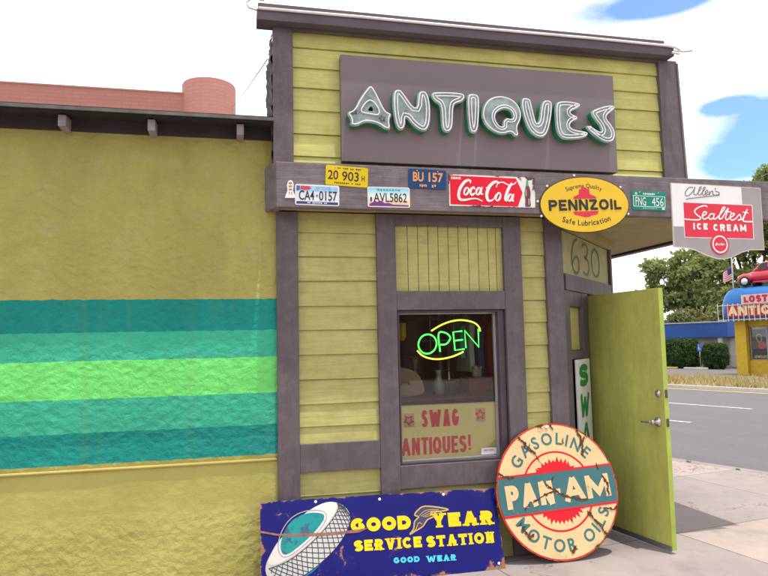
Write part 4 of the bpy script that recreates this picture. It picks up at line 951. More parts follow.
for a in (35, 62, 100, 140, 172, 200, 340, 8):
    x, z = .392*math.cos(rad(a)), .232*math.sin(rad(a))
    if a in (35, 140, 200, 340, 100, 172): build('bolt', MB().lathe([(.009, 0), (.009, -.008), (.005, -.011)], (x, 0, z), 'y', 10), M['white'], o, smooth=True, local=True)

# --- ice cream sign
o = thing('ice_cream_sign', 'white and grey ice cream sign with red centre hanging at the beam end', 'sign', (3.79, -.2005, 2.53))
SH = [(-.417,.285),(.424,.270),(.421,-.245),(.29,-.247),(.205,-.268),(.10,-.312),(.035,-.325),(-.03,-.322),(-.125,-.297),(-.235,-.252),(-.30,-.240),(-.421,-.231)]
wpl = plain('cream_white_enamel', (.76,.74,.73), .3, var=.04); gpl = plain('warm_grey_enamel', (.33,.285,.29), .3, var=.05)
build('plate', MB().prism(SH, -.010, 0, 'y'), wpl, o, local=True)
build('grey_field', coords_sheet([inset([(-.417,-.065)]+[(.235,.125),(.238,.274)]+SH[1:], .0001)], -.0112), gpl, o, local=True)
m = MB(); m.open = True; m.ribbon(inset(SH, .003), .006, -.0120, True); build('rim', m, plain('pale_rim', (.62,.55,.45), .4), o, local=True)
build('white_field', coords_sheet([[(-.411,.279),(.238,.268),(.238,.128),(-.315,.128),(-.320,-.066),(-.414,-.066)]], -.0120), wpl, o, local=True)
m = MB(); m.open = True; m.sheet([(-.320,.134),(.334,.126),(.328,-.160),(-.322,-.155)], -.0122); build('border', m, wpl, o, local=True)
sred = plain('ice_cream_red', (.66,.012,.04), .3, var=.05)
build('red_field', coords_sheet([[(-.313,.128),(.327,.120),(.321,-.153),(-.315,-.148)]], -.0134), sred, o, local=True)
m = MB(); m.open = True
for i, st in enumerate(T['seal']):
    cl_ = i == 2; sp = smooth_pts(st[:-1] if cl_ else st, 5, cl_); m.ribbon(sp, .0115 if i not in (6, 10) else .009, -.0146-.0001*i, cl_)
build('script_lettering', m, wpl, o, local=True)
m = MB(); m.open = True; letters(m, 'ICE', -.238, -.105, -.088, -.036, -.0146, .0155, gap=.016); build('lettering', m, wpl, o, local=True)
m = MB(); m.open = True; letters(m, 'CREAM', -.052, .258, -.096, -.040, -.0146, .0155, gap=.016); build('lettering', m, wpl, o, local=True)
m = MB(); m.open = True
for i, st in enumerate(T['allen']): m.ribbon(smooth_pts(st, 5) if i != 7 else st, .0075, -.0132-.0001*i)
build('script_lettering', m, plain('grey_script_ink', (.20,.155,.17), .4), o, local=True)
build('roundel', MB().prism([( (.088 if k % 2 == 0 else .083)*math.cos(2*PI*k/48), -.204+(.088 if k % 2 == 0 else .083)*math.sin(2*PI*k/48)) for k in range(48)], -.0150, -.0136, 'y'), sred, o, local=True)
m = MB(); m.open = True; m.ribbon(ellipse(0, -.204, .066, .066, 40), .012, -.0162, True); m.ribbon(smooth_pts([(-.045,-.214),(-.03,-.192),(-.036,-.214),(-.02,-.200),(-.012,-.214),(0,-.198),(.008,-.214),(.018,-.192),(.022,-.214),(.034,-.200),(.044,-.212)], 3), .005, -.0164); build('roundel_ring', m, wpl, o, local=True)
for x in (): build('bracket', MB().box(x-.02, x+.02, .0, .012, .275, .335), M['metal'], o, local=True)

# ================================================================== SIGNS LEANING ON THE SHOP
# --- blue tyre sign
GY = thing('tire_sign', 'long blue enamel tire service sign leaning at the foot of the wall', 'sign', (1.0, -.24, .006))
GY.rotation_mode = 'YXZ'; GY.rotation_euler = (-rad(18.43), rad(.65), 0)
ed = (.845, .275, .2755)
def rag(x0, x1, z0, z1, seed=1):
    """sheet outline with small bites of rust along its edge"""
    r = random.Random(seed); p = []
    def side(a, b, n):
        for i in range(n):
            t_ = i/n; q = (a[0]+(b[0]-a[0])*t_, a[1]+(b[1]-a[1])*t_); nx_, nz_ = -(b[1]-a[1]), (b[0]-a[0]); l = math.hypot(nx_, nz_); k = (r.random()**5)*.010 if i else 0
            p.append((q[0]+nx_/l*k, q[1]+nz_/l*k))
    side((x0,z0),(x1,z0),70); side((x1,z0),(x1,z1),24); side((x1,z1),(x0,z1),70); side((x0,z1),(x0,z0),24); return p
blue = enamel('tire_sign_blue', (.009,.009,.135), (.26,.12,.075), .645, 6.5, edge=ed, seed=6.0, pale=(.05,.035,.15))
build('plate', MB().prism(rag(-.845,.845,0,.551), -.004, 0, 'y'), blue, GY, local=True)
TI = dict(zip(('outline','ring','teal','glow','tA','tB','scar'), T['tire']))
kw = dict(rust=(.26,.12,.075), thr=.70, scale=6.5, seed=6.0)
build('teal_glow', coords_sheet([chaikin([(.0-.43,.275),(-.40,.20),(-.46,.12),(-.535,.07),(-.60,.05),(-.53,.16)], 2)], -.0048), enamel('sign_teal_dark', (.02,.20,.36), **kw), GY, local=True)
def clampz(ps): return [(x, max(z, .005)) for x, z in ps]
build('tire', coords_sheet([clampz(chaikin(TI['outline'], 2))], -.0056), enamel('tire_grey', (.50,.49,.47), **kw), GY, local=True)
# tread lattice between two curves
m = MB(); m.open = True; ta = smooth_pts(TI['tA'], 8); tb = smooth_pts(TI['tB'], 8); nT = min(len(ta), len(tb))
def tp(u, v_):
    u = min(max(u, 0), 1)*(nT-1); i = min(int(u), nT-2); f = u-i
    a = [ta[i][d]+(ta[i+1][d]-ta[i][d])*f for d in (0,1)]; b = [tb[i][d]+(tb[i+1][d]-tb[i][d])*f for d in (0,1)]
    return (a[0]+(b[0]-a[0])*v_, max(a[1]+(b[1]-a[1])*v_, .006))
for k in range(-4, 22):
    for sg in (1, -1):
        pts = [tp((k+sg*2.6*j/6)/20, j/6) for j in range(7) if 0 <= (k+sg*2.6*j/6)/20 <= 1]
        if len(pts) > 2: m.ribbon(pts, .0052, -.0064-(.0001 if sg > 0 else 0))
m.ribbon([tp(i/30, 0) for i in range(31)], .005, -.0066); m.ribbon([tp(i/30, 1) for i in range(31)], .004, -.0066)
build('tread_lines', m, plain('tread_ink', (.03,.03,.04), .4), GY, local=True)
build('tire_wall', coords_sheet([clampz(chaikin(TI['ring'], 2))], -.0070), enamel('tire_white', (.66,.62,.58), **kw), GY, local=True)
m = MB(); m.open = True; m.ribbon(smooth_pts(inset(chaikin(TI['teal'], 2), -.016), 1, True), .006, -.0076, True); build('tire_shade', m, plain('tire_shade_ink', (.33,.31,.31), .4), GY, local=True)
build('teal_disc', coords_sheet([chaikin(TI['teal'], 2)], -.0082), enamel('sign_teal', (.016,.25,.25), (.05,.10,.16), .56, 8, seed=7.0), GY, local=True)
rust = plain('rust', (.27,.125,.08), .85, var=.35, scale=40, bump=.4)
build('rust_scar', coords_sheet([[(x, z-.002) for x, z in TI['scar']]], -.0088), rust, GY, local=True)
gyel = enamel('sign_letter_yellow', (.80,.56,.012), (.25,.12,.08), .70, 9, seed=8.0)
m = MB(); m.open = True
letters(m, 'GOOD', -.235, .190, .311, .402, -.0064, .032, slab=True, gap=.010, tilt=-.012); build('lettering', m, gyel, GY, local=True)
m = MB(); m.open = True; letters(m, 'YEAR', .338, .806, .303, .397, -.0064, .031, slab=True, gap=.012, tilt=-.012); build('lettering', m, gyel, GY, local=True)
m = MB(); m.open = True; letters(m, 'SERVICE', -.222, .256, .189, .259, -.0064, .021, slab=True, gap=.009, tilt=-.012); build('lettering', m, gyel, GY, local=True)
m = MB(); m.open = True; letters(m, 'STATION', .288, .792, .179, .252, -.0064, .022, slab=True, gap=.009, tilt=-.008); build('lettering', m, gyel, GY, local=True)
tl = plain('sign_cyan', (.06,.50,.62), .4)
m = MB(); m.open = True; letters(m, 'GOOD', .046, .229, .096, .133, -.0064, .0125, slab=True, gap=.006, tilt=-.02); build('lettering', m, tl, GY, local=True)
m = MB(); m.open = True; letters(m, 'WEAR', .275, .492, .086, .125, -.0064, .0125, slab=True, gap=.006, tilt=-.02); build('lettering', m, tl, GY, local=True)
# winged foot between the two words
foot = T['gytext'][6]
m = MB(); m.open = True; m.ribbon(smooth_pts(foot, 4, True), .009, -.0068, True)
for k in range(4): m.ribbon(smooth_pts([(.255+.012*k,.392-.004*k), (.31+.02*k,.425-.010*k), (.40+.005*k,.424-.008*k)], 4), .004, -.0072-.0001*k)
m.ribbon(smooth_pts([(.19,.287),(.222,.305),(.245,.345),(.27,.335)], 4), .005, -.0074)
build('winged_foot', m, plain('foot_gold', (.50,.34,.10), .4), GY, local=True)
build('foot_fill', coords_sheet([inset(smooth_pts(foot, 4, True), .002)], -.0060), plain('foot_dark', (.05,.04,.10), .4), GY, local=True)
for x, z in ((-.47,.53),(.45,.525),(-.02,.52),(-.80,.04),(.80,.04)): build('grommet', MB().lathe([(.010, -.004), (.010, -.0055), (.005, -.006)], (x, 0, z), 'y', 12), M['white'], GY, smooth=True, local=True)

# --- round oil sign
PA = thing('round_oil_sign', 'round rusty cream and red motor oil sign leaning by the door', 'sign', (2.321, -.143, .483))
PA.rotation_mode = 'YXZ'; PA.rotation_euler = (-rad(12.1), -rad(2.9), 0)
RD = .487
kw = dict(rust=(.105,.036,.014), thr=.675, scale=7.0, edge=('disc', RD), seed=9.0, lines=0.0, pale=(.42,.26,.12))
rng = random.Random(8)
build('plate', MB().prism([((RD-.004*rng.random()**3)*math.cos(2*PI*k/120), (RD-.004*rng.random()**3)*math.sin(2*PI*k/120)) for k in range(120)], -.006, 0, 'y'), enamel('disc_rim_red', (.52,.035,.03), **kw), PA, local=True)
cream = enamel('disc_cream', (.70,.52,.27), **kw); dred = enamel('disc_red', (.64,.016,.028), **kw); dteal = enamel('disc_teal', (.055,.155,.165), **kw)
build('cream_field', MB().prism(ellipse(0, 0, RD-.014, RD-.014, 96), -.0068, -.0061, 'y'), cream, PA, local=True)
m = MB(); m.open = True; m.ribbon(ellipse(0, -.004, .279, .279, 72), .013, -.0078, True); build('red_ring', m, dred, PA, local=True)
rng = random.Random(5); jag = []
for k in range(84): jag.append(((.205+(.030 if k % 2 else 0)*(.4+rng.random()))*math.cos(2*PI*k/84), -.004+(.205+(.030 if k % 2 else 0)*(.4+rng.random()))*math.sin(2*PI*k/84)))
build('red_sun', coords_sheet([jag], -.0082), dred, PA, local=True)
bw = .137; bx = math.sqrt((RD-.013)**2-bw**2)
a0 = math.degrees(math.asin(bw/(RD-.013)))
band = arc(0, 0, RD-.013, RD-.013, -a0, a0, 14)+arc(0, 0, RD-.013, RD-.013, 180-a0, 180+a0, 14)
build('band', coords_sheet([band], -.0092), dteal, PA, local=True)
m = MB(); m.open = True
for zz_ in (bw, -bw): m.ribbon([(-bx, zz_), (bx, zz_)], .014, -.0098)
build('band_edge', m, dred, PA, local=True)
m = MB(); m.open = True; letters(m, 'PAN', -.418, -.045, -.088, .076, -.0106, .042, gap=.018); build('lettering', m, cream, PA, local=True)
m = MB(); m.open = True; letters(m, 'AM', .035, .420, -.088, .076, -.0106, .042, gap=.012); m.sheet([(-.022,-.022),(.014,-.022),(.014,.012),(-.022,.012)], -.0106); build('lettering', m, cream, PA, local=True)
tink = enamel('disc_letter_teal', (.06,.17,.165), **kw)
m = MB(); m.open = True; arc_text(m, 'GASOLINE', 0, 0, .375, 92, .088, -.0080, bold=.022, gap=.36, widen=.95); build('lettering', m, tink, PA, local=True)
arc_words(PA, tink, 'MOTOR OILS', 0, 0, .378, 270, .088, -.0080, bold=.022, gap=.27, widen=.95, inside=True)
# rust scars that cut across everything
def scar(pts, w, seed):
    r = random.Random(seed); sp = []
    for (a, b) in zip(pts[:-1], pts[1:]):
        n = max(2, int(math.dist(a, b)/.012))
        for i in range(n): t_ = i/n; sp.append((a[0]+(b[0]-a[0])*t_+(r.random()-.5)*.012, a[1]+(b[1]-a[1])*t_+(r.random()-.5)*.012))
    sp.append(pts[-1]); ws = [w*(.4+1.4*r.random()) for _ in sp]; ws[0] = ws[-1] = w*.2
    return sp, ws
drust = plain('dark_rust', (.10,.035,.014), .9, var=.4, scale=60, bump=.4)
for i, (pts, w) in enumerate(([[(-.245,.415),(-.20,.345),(-.13,.27)], .014], [[(-.13,.27),(-.10,.20)], .006], [[(.235,.42),(.262,.33),(.25,.22)], .013], [[(.29,.36),(.24,.29)], .012], [[(-.46,.17),(-.38,.135),(-.33,.125)], .012], [[(.02,.478),(.045,.43)], .012],
      [[(-.10,.05),(0,-.02),(.06,-.055),(.16,-.08),(.22,-.09)], .014], [[(-.22,-.06),(-.12,-.02),(-.02,.0)], .010], [[(.37,.07),(.405,.0),(.395,-.085)], .016], [[(.33,-.165),(.42,-.185),(.46,-.16)], .014], [[(.2,-.17),(.26,-.26),(.315,-.34)], .012], [[(-.33,-.225),(-.29,-.29),(-.25,-.27)], .016], [[(-.29,-.10),(-.245,-.06)], .012], [[(.02,-.44),(.06,-.39)], .016], [[(.10,.32),(.115,.37)], .006], [[(.36,.11),(.345,.16)], .010], [[(-.05,.06),(-.02,.10)], .008], [[(-.16,.36),(-.19,.31)], .01])):
    sp, ws = scar(pts, w, 30+i); m = MB(); m.open = True; m.ribbon(sp, ws, -.0118-.0001*i); build('rust_scar', m, drust, PA, local=True)
build('hole', MB().lathe([(.013, -.0065), (.013, -.0155), (.008, -.017)], (-.005, 0, .462), 'y', 12), M['white'], PA, smooth=True, local=True)
# ================================================================== IN THE SHOP WINDOW
# --- open sign
OP = thing('open_neon_sign', 'green neon OPEN sign inside yellow arcs glowing in the shop window', 'neon sign', (1.57, .105, 1.605))
gg = glow('green_neon_glow', (.07, .85, .10), 1.9); yg = glow('yellow_neon_glow', (.70, .80, .06), 1.5)
names = ['O','P','E','E','N']
for i, st in enumerate(T['open'][:5]):
    sp = smooth_pts(st[:-1], 3, True) if i == 0 else (smooth_pts(st, 4) if i == 1 else st)
    m = MB().tube([(x*1.01, 0, z*1.01) for x, z in sp], .0062, 8, i == 0); build('letter_tube', m, gg, OP, smooth=True, local=True)
for st in T['open'][5:]:
    m = MB().tube([(x*1.01, .004, z*1.01) for x, z in smooth_pts(st, 5)], .0062, 8); build('arc_tube', m, yg, OP, smooth=True, local=True)
bk = plain('black_plastic', (.015,.015,.016), .4)
m = MB()
for x in (-.12, .07): m.box(x-.004, x+.004, .014, .022, -.13, .17)
m.box(-.19, .16, .014, .022, -.004, .004); build('mount_frame', m, bk, OP, local=True)
m = MB()
for x in (-.12, .07): m.tube([(x, .018, .17), (x, .018, .215)], .0018, 5)
build('hanging_wire', m, bk, OP, local=True)
# --- swag sign board
SWG = thing('window_board', 'olive window board with red lettering and two stars', 'sign', (1.563, .0745, 1.0))
build('board', MB().prism([(-.372,-.268),(.388,-.268),(.388,.128),(-.372,.128)], 0, .008, 'y'), plain('olive_board', (.88,.77,.30), .5, var=.08, scale=4), SWG, local=True)
m = MB()
m.box(.374, .388, -.002, -.0002, -.268, .128); m.box(-.372, .374, -.002, -.0002, .122, .128); m.box(-.372, -.366, -.002, -.0002, -.268, .122); build('pale_edge', m, plain('pale_board_edge', (.5,.52,.46), .5), SWG, local=True)
sr = plain('crimson_letter_paint', (.76,.012,.055), .45)
m = MB(); m.open = True; letters(m, 'SWAG', -.212, .079, -.038, .088, -.0012, .025, gap=.014); build('lettering', m, sr, SWG, local=True)
m = MB(); m.open = True; letters(m, 'ANTIQUES', -.372, .134, -.238, -.112, -.0012, .0225, gap=.010); letters(m, '!', .148, .170, -.232, -.110, -.0012, .020); build('lettering', m, sr, SWG, local=True)
for cx_, cz_, a0_ in ((-.311, .018, -90), (.252, .034, 90)):
    k_ = build('star_card', coords_sheet([[(cx_-.036,cz_-.052),(cx_+.042,cz_-.052),(cx_+.042,cz_+.052),(cx_-.036,cz_+.052)]], -.0010), plain('cream_card', (.58,.50,.30), .6), SWG, local=True)
    st = [((.040 if k % 2 == 0 else .017)*math.cos(rad(a0_+36*k)), (.040 if k % 2 == 0 else .017)*math.sin(rad(a0_+36*k))) for k in range(10)]
    m = MB(); m.open = True; m.ribbon([(cx_+x, cz_+z) for x, z in st], .009, -.0024, True); build('star', m, sr, SWG, local=True)
o = thing('window_sticker', 'small white sticker with pink print at the lower corner of the pane', 'sticker', (1.872, .0655, .742))
build('sticker_face', MB().box(-.062, .062, -.0012, 0, -.005, .044), plain('sticker_white', (.70,.66,.68), .4), o, local=True)
marks(o, -.04, .05, .018, .034, 8, -.0016, plain('pink_print', (.55,.12,.22), .5), 30)
# --- things on show behind the glass
o = thing('display_table', 'dark red-brown display table behind the window board', 'table', (1.55, .55, 0))
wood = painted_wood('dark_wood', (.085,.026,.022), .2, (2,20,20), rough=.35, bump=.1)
build('tabletop', MB().box(1.05, 2.15, .22, .95, 1.135, 1.165), wood, o, bevel=.006)
for x in (1.09, 2.11):
    for y in (.26, .91): build('leg', MB().box(x-.025, x+.025, y-.025, y+.025, .013, 1.134), wood, o)
o = thing('suitcase', 'tan rounded suitcase standing in for a car reflection, left of the window display', 'suitcase', (1.30, .45, 1.166))  # added where a parked car mirrors in the glass
build('body', MB().prism(chaikin([(-.20,0),(.16,0),(.15,.10),(.10,.19),(.0,.235),(-.20,.25)], 2), -.13, .13, 'y'), plain('tan_leather', (.26,.16,.12), .5), o, local=True, bevel=.01)
build('strap', MB().box(-.10, -.075, -.134, .134, .0, .254), plain('dark_strap', (.1,.05,.03), .5), o, local=True)
build('handle', MB().tube([(-.04,-.135,.10),(-.035,-.155,.12),(.02,-.155,.12),(.025,-.135,.10)], .006, 8), plain('handle_leather', (.08,.04,.03), .5), o, smooth=True, local=True)
o = thing('glass_vase', 'pale glass vase in the middle of the window display', 'vase', (1.60, .42, 1.166))
build('body', MB().lathe([(.035,0),(.045,.02),(.05,.07),(.03,.12),(.018,.17),(.028,.20)], seg=20), plain('smoke_glaze', (.20,.21,.21), .1), o, smooth=True, local=True)
o = thing('black_handbag', 'black handbag standing beside the vase', 'handbag', (1.70, .50, 1.166))
build('body', MB().prism(chaikin([(-.10,0),(.10,0),(.085,.11),(-.085,.11)], 1), -.05, .05, 'y'), bk, o, local=True, bevel=.008)
build('handle', MB().tube([(x, 0, .105+z) for x, z in arc(0, 0, .06, .09, 0, 180, 12)], .006, 8), bk, o, smooth=True, local=True)
o = thing('clothes_rail', 'clothes rail of coloured garments at the right of the window', 'clothes rail', (1.97, .75, 0))
build('rail', MB().tube([(1.80,.75,1.88),(2.30,.75,1.88)], .012, 10), M['metal'], o, smooth=True)
for x in (1.80, 2.30): build('upright', MB().tube([(x,.75,.012),(x,.75,1.90)], .012, 10).tube([(x,.5,.024),(x,1.0,.024)], .012, 8), M['metal'], o, smooth=True)
for i, (nm, cl_, z0_, z1_) in enumerate((('teal', (.05,.36,.36), 1.45, 1.78), ('white', (.62,.62,.64), 1.33, 1.80), ('blue', (.08,.10,.36), 1.25, 1.78), ('red', (.45,.03,.05), .95, 1.80), ('plum', (.12,.04,.10), 1.0, 1.8))):
    x = 1.87+.085*i; gm = thing('hanging_garment', nm+' garment on the clothes rail in the window', 'garment', (x, .75, z1_))
    P_ = [(-.19, z0_-z1_), (.19, z0_-z1_), (.17, -.25), (.21, -.06), (.06, .02), (-.06, .02), (-.21, -.06), (-.17, -.25)]
    build('cloth', MB().prism(P_, -.022, .022, 'x'), plain(nm+'_cloth', cl_, .85), gm, local=True, bevel=.01)
    build('hanger', MB().tube([(0,-.10,.0),(0,0,.045),(0,.10,.0)], .004, 6).tube([(0,0,.045),(0,0,1.89-z1_),(0,.015,1.905-z1_)], .003, 6), M['metal'], gm, local=True)
o = thing('hanging_lantern', 'amber glass lantern hanging at the upper left of the window', 'lantern', (1.30, .45, 1.70))
build('glass', MB().lathe([(.03,-.09),(.05,-.06),(.05,.05),(.025,.08)], seg=8), plain('amber_glass', (.45,.20,.03), .2), o, local=True)
build('cap', MB().lathe([(.055,.05),(.03,.085),(.01,.11)], seg=8), bk, o, local=True)
build('chain', MB().tube([(0,0,.105),(0,0,1.145)], .004, 6), bk, o, local=True)
for i, (x, y, w_, h_, d_, cl_, lb_) in enumerate(((1.95, .52, .09, .13, .10, (.30,.05,.05), 'small red box stacked at the right end of the display table'), (1.96, .50, .07, .08, .08, (.45,.42,.35), 'pale tin standing on the small red box'), (1.46, .62, .05, .30, .05, (.12,.09,.05), 'tall dark carved candlestick behind the suitcase'))):
    zz_ = 1.166 if i != 1 else 1.2975
    o = thing(('box','tin','candlestick')[i], lb_, ('box','tin','candlestick')[i], (x, y, zz_))
    mt_ = plain('curio_paint', cl_, .4)
    if i == 2: build('body', MB().lathe([(.05,0),(.05,.02),(.018,.05),(.03,.12),(.014,.2),(.032,.26),(.03,.30)], seg=16), mt_, o, smooth=True, local=True)
    elif i == 1: build('body', MB().lathe([(.04,0),(.04,.07)], seg=20), mt_, o, local=True); build('lid', MB().lathe([(.042,.0705),(.042,.085),(.01,.095)], seg=20), M['metal'], o, local=True)
    else: build('body', MB().box(-w_, w_, -d_, d_, 0, h_-.02), mt_, o, local=True, bevel=.004); build('lid', MB().box(-w_-.004, w_+.004, -d_-.004, d_+.004, h_-.0195, h_), mt_, o, local=True, bevel=.003)
o = thing('picture', 'small gilt framed picture hanging on the bookcase in the gloom', 'picture', (1.55, 2.78, 1.7))
build('frame', MB().ring([(-.3,-.22),(.3,-.22),(.3,.22),(-.3,.22)], [(-.24,-.16),(.24,-.16),(.24,.16),(-.24,.16)], -.03, .01, 'y'), plain('old_gilt', (.45,.30,.10), .35, .4), o, local=True); build('canvas', MB().box(-.24, .24, -.01, .0, -.16, .16), plain('dark_canvas', (.12,.10,.07), .6, var=.6, scale=12), o, local=True)
o = thing('bookcase', 'tall dark bookcase against the back of the shop', 'bookcase', (1.6, 2.9, 0))
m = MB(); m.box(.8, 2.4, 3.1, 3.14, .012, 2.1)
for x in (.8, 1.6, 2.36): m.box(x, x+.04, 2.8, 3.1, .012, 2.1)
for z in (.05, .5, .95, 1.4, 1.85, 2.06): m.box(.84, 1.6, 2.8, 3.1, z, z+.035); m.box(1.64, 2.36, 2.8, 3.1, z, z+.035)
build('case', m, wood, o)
# --- upright sign at the entrance
o = thing('upright_swag_sign', 'narrow white upright sign with green letters beside the open door', 'sign', CH(.43, .02, .93))
def chl(p): v_ = Vector(p)-Vector(CH(.43, .02, .93)); return tuple(v_)
m = MB(lambda s, d, z: chl(CH(s, d, z))); m.box(.215, .625, .008, .018, .44, 1.425); build('board', m, plain('sign_board_white', (.70,.72,.70), .5), o, local=True)
gm_ = plain('grass_green_paint', (.012,.22,.05), .45)
m = MB(lambda x, y, z: chl(CH(x, .0195-y, z))); m.open = True
for i, ch in enumerate('SWAG'):
    z1_ = 1.385-.243*i; t_ = MB(); letters(t_, ch, .285, .555, z1_-.185, z1_, 0, .052, gap=0)
    sh = [(p[0]+.16*(p[2]-z1_+.09), p[1], p[2]) for p in t_.v]; m.add(sh, t_.f)
build('lettering', m, gm_, o, local=True)

# ================================================================== ACROSS THE STREET
def far(name, label, cat, u, s, z, group=None): return thing(name, label, cat, R3(u, s, z), (0,0,0), group)
def fb(name, mat, par, *boxes, bevel=0):
    m = MB(R3)
    for b in boxes: m.box(*b)
    return build(name, m, mat, par, bevel=bevel)
gz = -.79
fs = far('corner_store', 'yellow corner store with blue rounded roof, white railing and a car on top', 'building', 39, -14, gz)
ywall = plain('store_yellow_paint', (.55,.36,.02), .6, var=.1); SE = -5.0
fb('wall', ywall, fs, (39.3, 39.6, -17.3, SE, gz-.1, .02), (39.3, 39.6, -17.3, SE, 2.12, 2.62), (39.0, 39.6, -18.0, -17.32, gz-.1, 2.6), (39.61, 50, -18.0, -17.8, gz-.1, 2.6), (39.61, 50, SE-.2, SE, gz-.1, 2.6))
fb('base_course', plain('store_base_paint', (.50,.31,.02), .6), fs, (39.2, 39.298, -17.31, SE, gz-.1, -.02))
for s0 in (-17.25, -16.22, -15.19, -14.16, -13.1, -12.0, -10.9, -9.8, -8.7, -7.6, -6.5):
    fr_ = fb('window', plain('store_window_frame', (.30,.29,.30), .5), fs, (39.32, 39.40, s0, s0+.05, .03, 2.10), (39.32, 39.40, s0+.97, s0+1.02, .03, 2.10), (39.32, 39.40, s0+.05, s0+.97, .03, .08), (39.32, 39.40, s0+.05, s0+.97, 2.05, 2.10))
    fb('pane', M['glass'], fr_, (39.35, 39.37, s0+.051, s0+.969, .081, 2.049))
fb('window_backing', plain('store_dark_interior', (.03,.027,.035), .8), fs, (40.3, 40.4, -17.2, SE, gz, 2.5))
m = MB(R3); vs = []
# rounded mansard: profile in (outward distance, height), swept round the front and the left end
prof = [(.75, 2.58), (.78, 2.62), (.78, 3.2), (.74, 3.62), (.62, 4.02), (.40, 4.32), (.12, 4.48), (-.25, 4.55)]
blue_f = NT('blue_roof_metal'); v = blue_f.coords(); c = blue_f.mix(blue_f.noise(v, .8, 5), (.008,.085,.30), (.02,.16,.42)); M['bluemetal'] = blue_f.surf(c, .35, 0, blue_f.bump(blue_f.noise(v, 5, 3), .1, .02))
n = len(prof); pth = []
for d, z in prof:
    row = [(39.0-d, SE), (39.0-d, -17.8+(-.0))]
    for k in range(1, 6): a = rad(90*k/6); row.append((39.0-d*math.cos(a), -17.8-d*math.sin(a)*1.0))
    row += [(39.0, -17.8-d), (50, -17.8-d)]; pth.append([(a, b, z) for a, b in row])
k_ = len(pth[0]); m.add([p for r_ in pth for p in r_], [(i*k_+j, i*k_+j+1, (i+1)*k_+j+1, (i+1)*k_+j) for i in range(n-1) for j in range(k_-1)]); m.open = True
build('mansard_roof', m, M['bluemetal'], fs, smooth=True)
fb('roof_deck', plain('store_roof_deck', (.12,.12,.13), .9), fs, (39.25, 50, -17.6, SE, 4.44, 4.54)); fb('roof_soffit', plain('store_soffit', (.10,.09,.10), .8), fs, (38.23, 39.7, -18.55, SE, 2.60, 2.625))
m = MB(R3); ur = 38.13
for i in range(42): s_i = -18.5+.32*i; m.box(ur-.015, ur+.015, s_i-.016, s_i+.016, 2.42, 3.52)
m.box(ur-.012, ur+.012, -18.5, SE, 3.40, 3.44); m.box(ur-.012, ur+.012, -18.5, SE, 2.50, 2.54)
build('railing', m, plain('railing_white', (.62,.64,.70), .5), fs)
def far_word(par, name, body, s0, s1, z0, z1, u, mat, wt, slab=False):
    t_ = MB(); letters(t_, body, s0, s1, z0, z1, 0, wt, slab=slab, gap=wt*.35); m = MB(lambda x, y, z: R3(u-(0-y)*-1 if False else u+y*4, x, z)); m.open = True; m.add(t_.v, t_.f)
    return build(name, m, mat, par)
o = far('roof_sign', 'pink and white roof sign with red LOST lettering on the blue roof', 'sign', 38.1, -15.6, 3.44)
fb('board', plain('pale_pink_board', (.62,.50,.50), .5), o, (38.04, 38.09, -16.95, -14.4, 3.45, 4.0)); far_word(o, 'lettering', 'LOST', -16.80, -15.40, 3.52, 3.94, 38.03, plain('far_sign_red', (.55,.015,.03), .5), .13)
fb('post', M['metal'], o, (38.091, 38.4, -17.0, -16.95, 3.5, 3.55), (38.091, 38.4, -14.8, -14.75, 3.5, 3.55))
o = far('antiques_fascia_sign', 'red fascia sign with big cream ANTIQUES letters behind the white railing', 'sign', 38.2, -15.8, 2.72)
fb('board', plain('far_sign_crimson', (.50,.012,.03), .5), o, (38.155, 38.215, -17.95, -13.6, 2.70, 3.40)); far_word(o, 'lettering', 'ANTIQUES', -17.88, -13.72, 2.78, 3.34, 38.15, plain('far_sign_cream', (.75,.62,.30), .5), .15)
# things in the store window
o = far('window_display', 'store window display with a red disc, pale scroll and JEWELRY lettering', 'window display', 39.45, -16.6, .1)
fb('board', plain('display_navy', (.03,.035,.07), .6), o, (39.50, 39.53, -17.2, -15.4, .05, 2.0))
far_word(o, 'lettering', 'JEWELRY', -17.15, -16.35, .14, .33, 39.49, plain('display_cream', (.7,.65,.35), .5), .045)
m = MB(R3); m.lathe([(.24, 39.47), (.24, 39.49)], (0, -16.62, .92), 'x', 20); build('disc', m, plain('display_red', (.6,.02,.06), .5), o)
t_ = MB(); t_.ribbon(smooth_pts([(-16.62,1.5),(-16.80,1.62),(-16.95,1.45),(-16.85,1.15),(-16.65,1.2),(-16.68,1.45)], 4), .07, 0); m = MB(lambda x, y, z: R3(39.48, x, z)); m.add(t_.v, t_.f); m.open = True; build('scroll', m, plain('display_tan', (.45,.38,.25), .6), o)
fb('pink_card', plain('display_pink', (.6,.3,.3), .6), o, (39.47, 39.49, -16.12, -15.5, .10, .36)); fb('yellow_card', plain('display_yellow', (.55,.45,.05), .6), o, (39.47, 39.49, -17.15, -16.3, 1.92, 2.04))

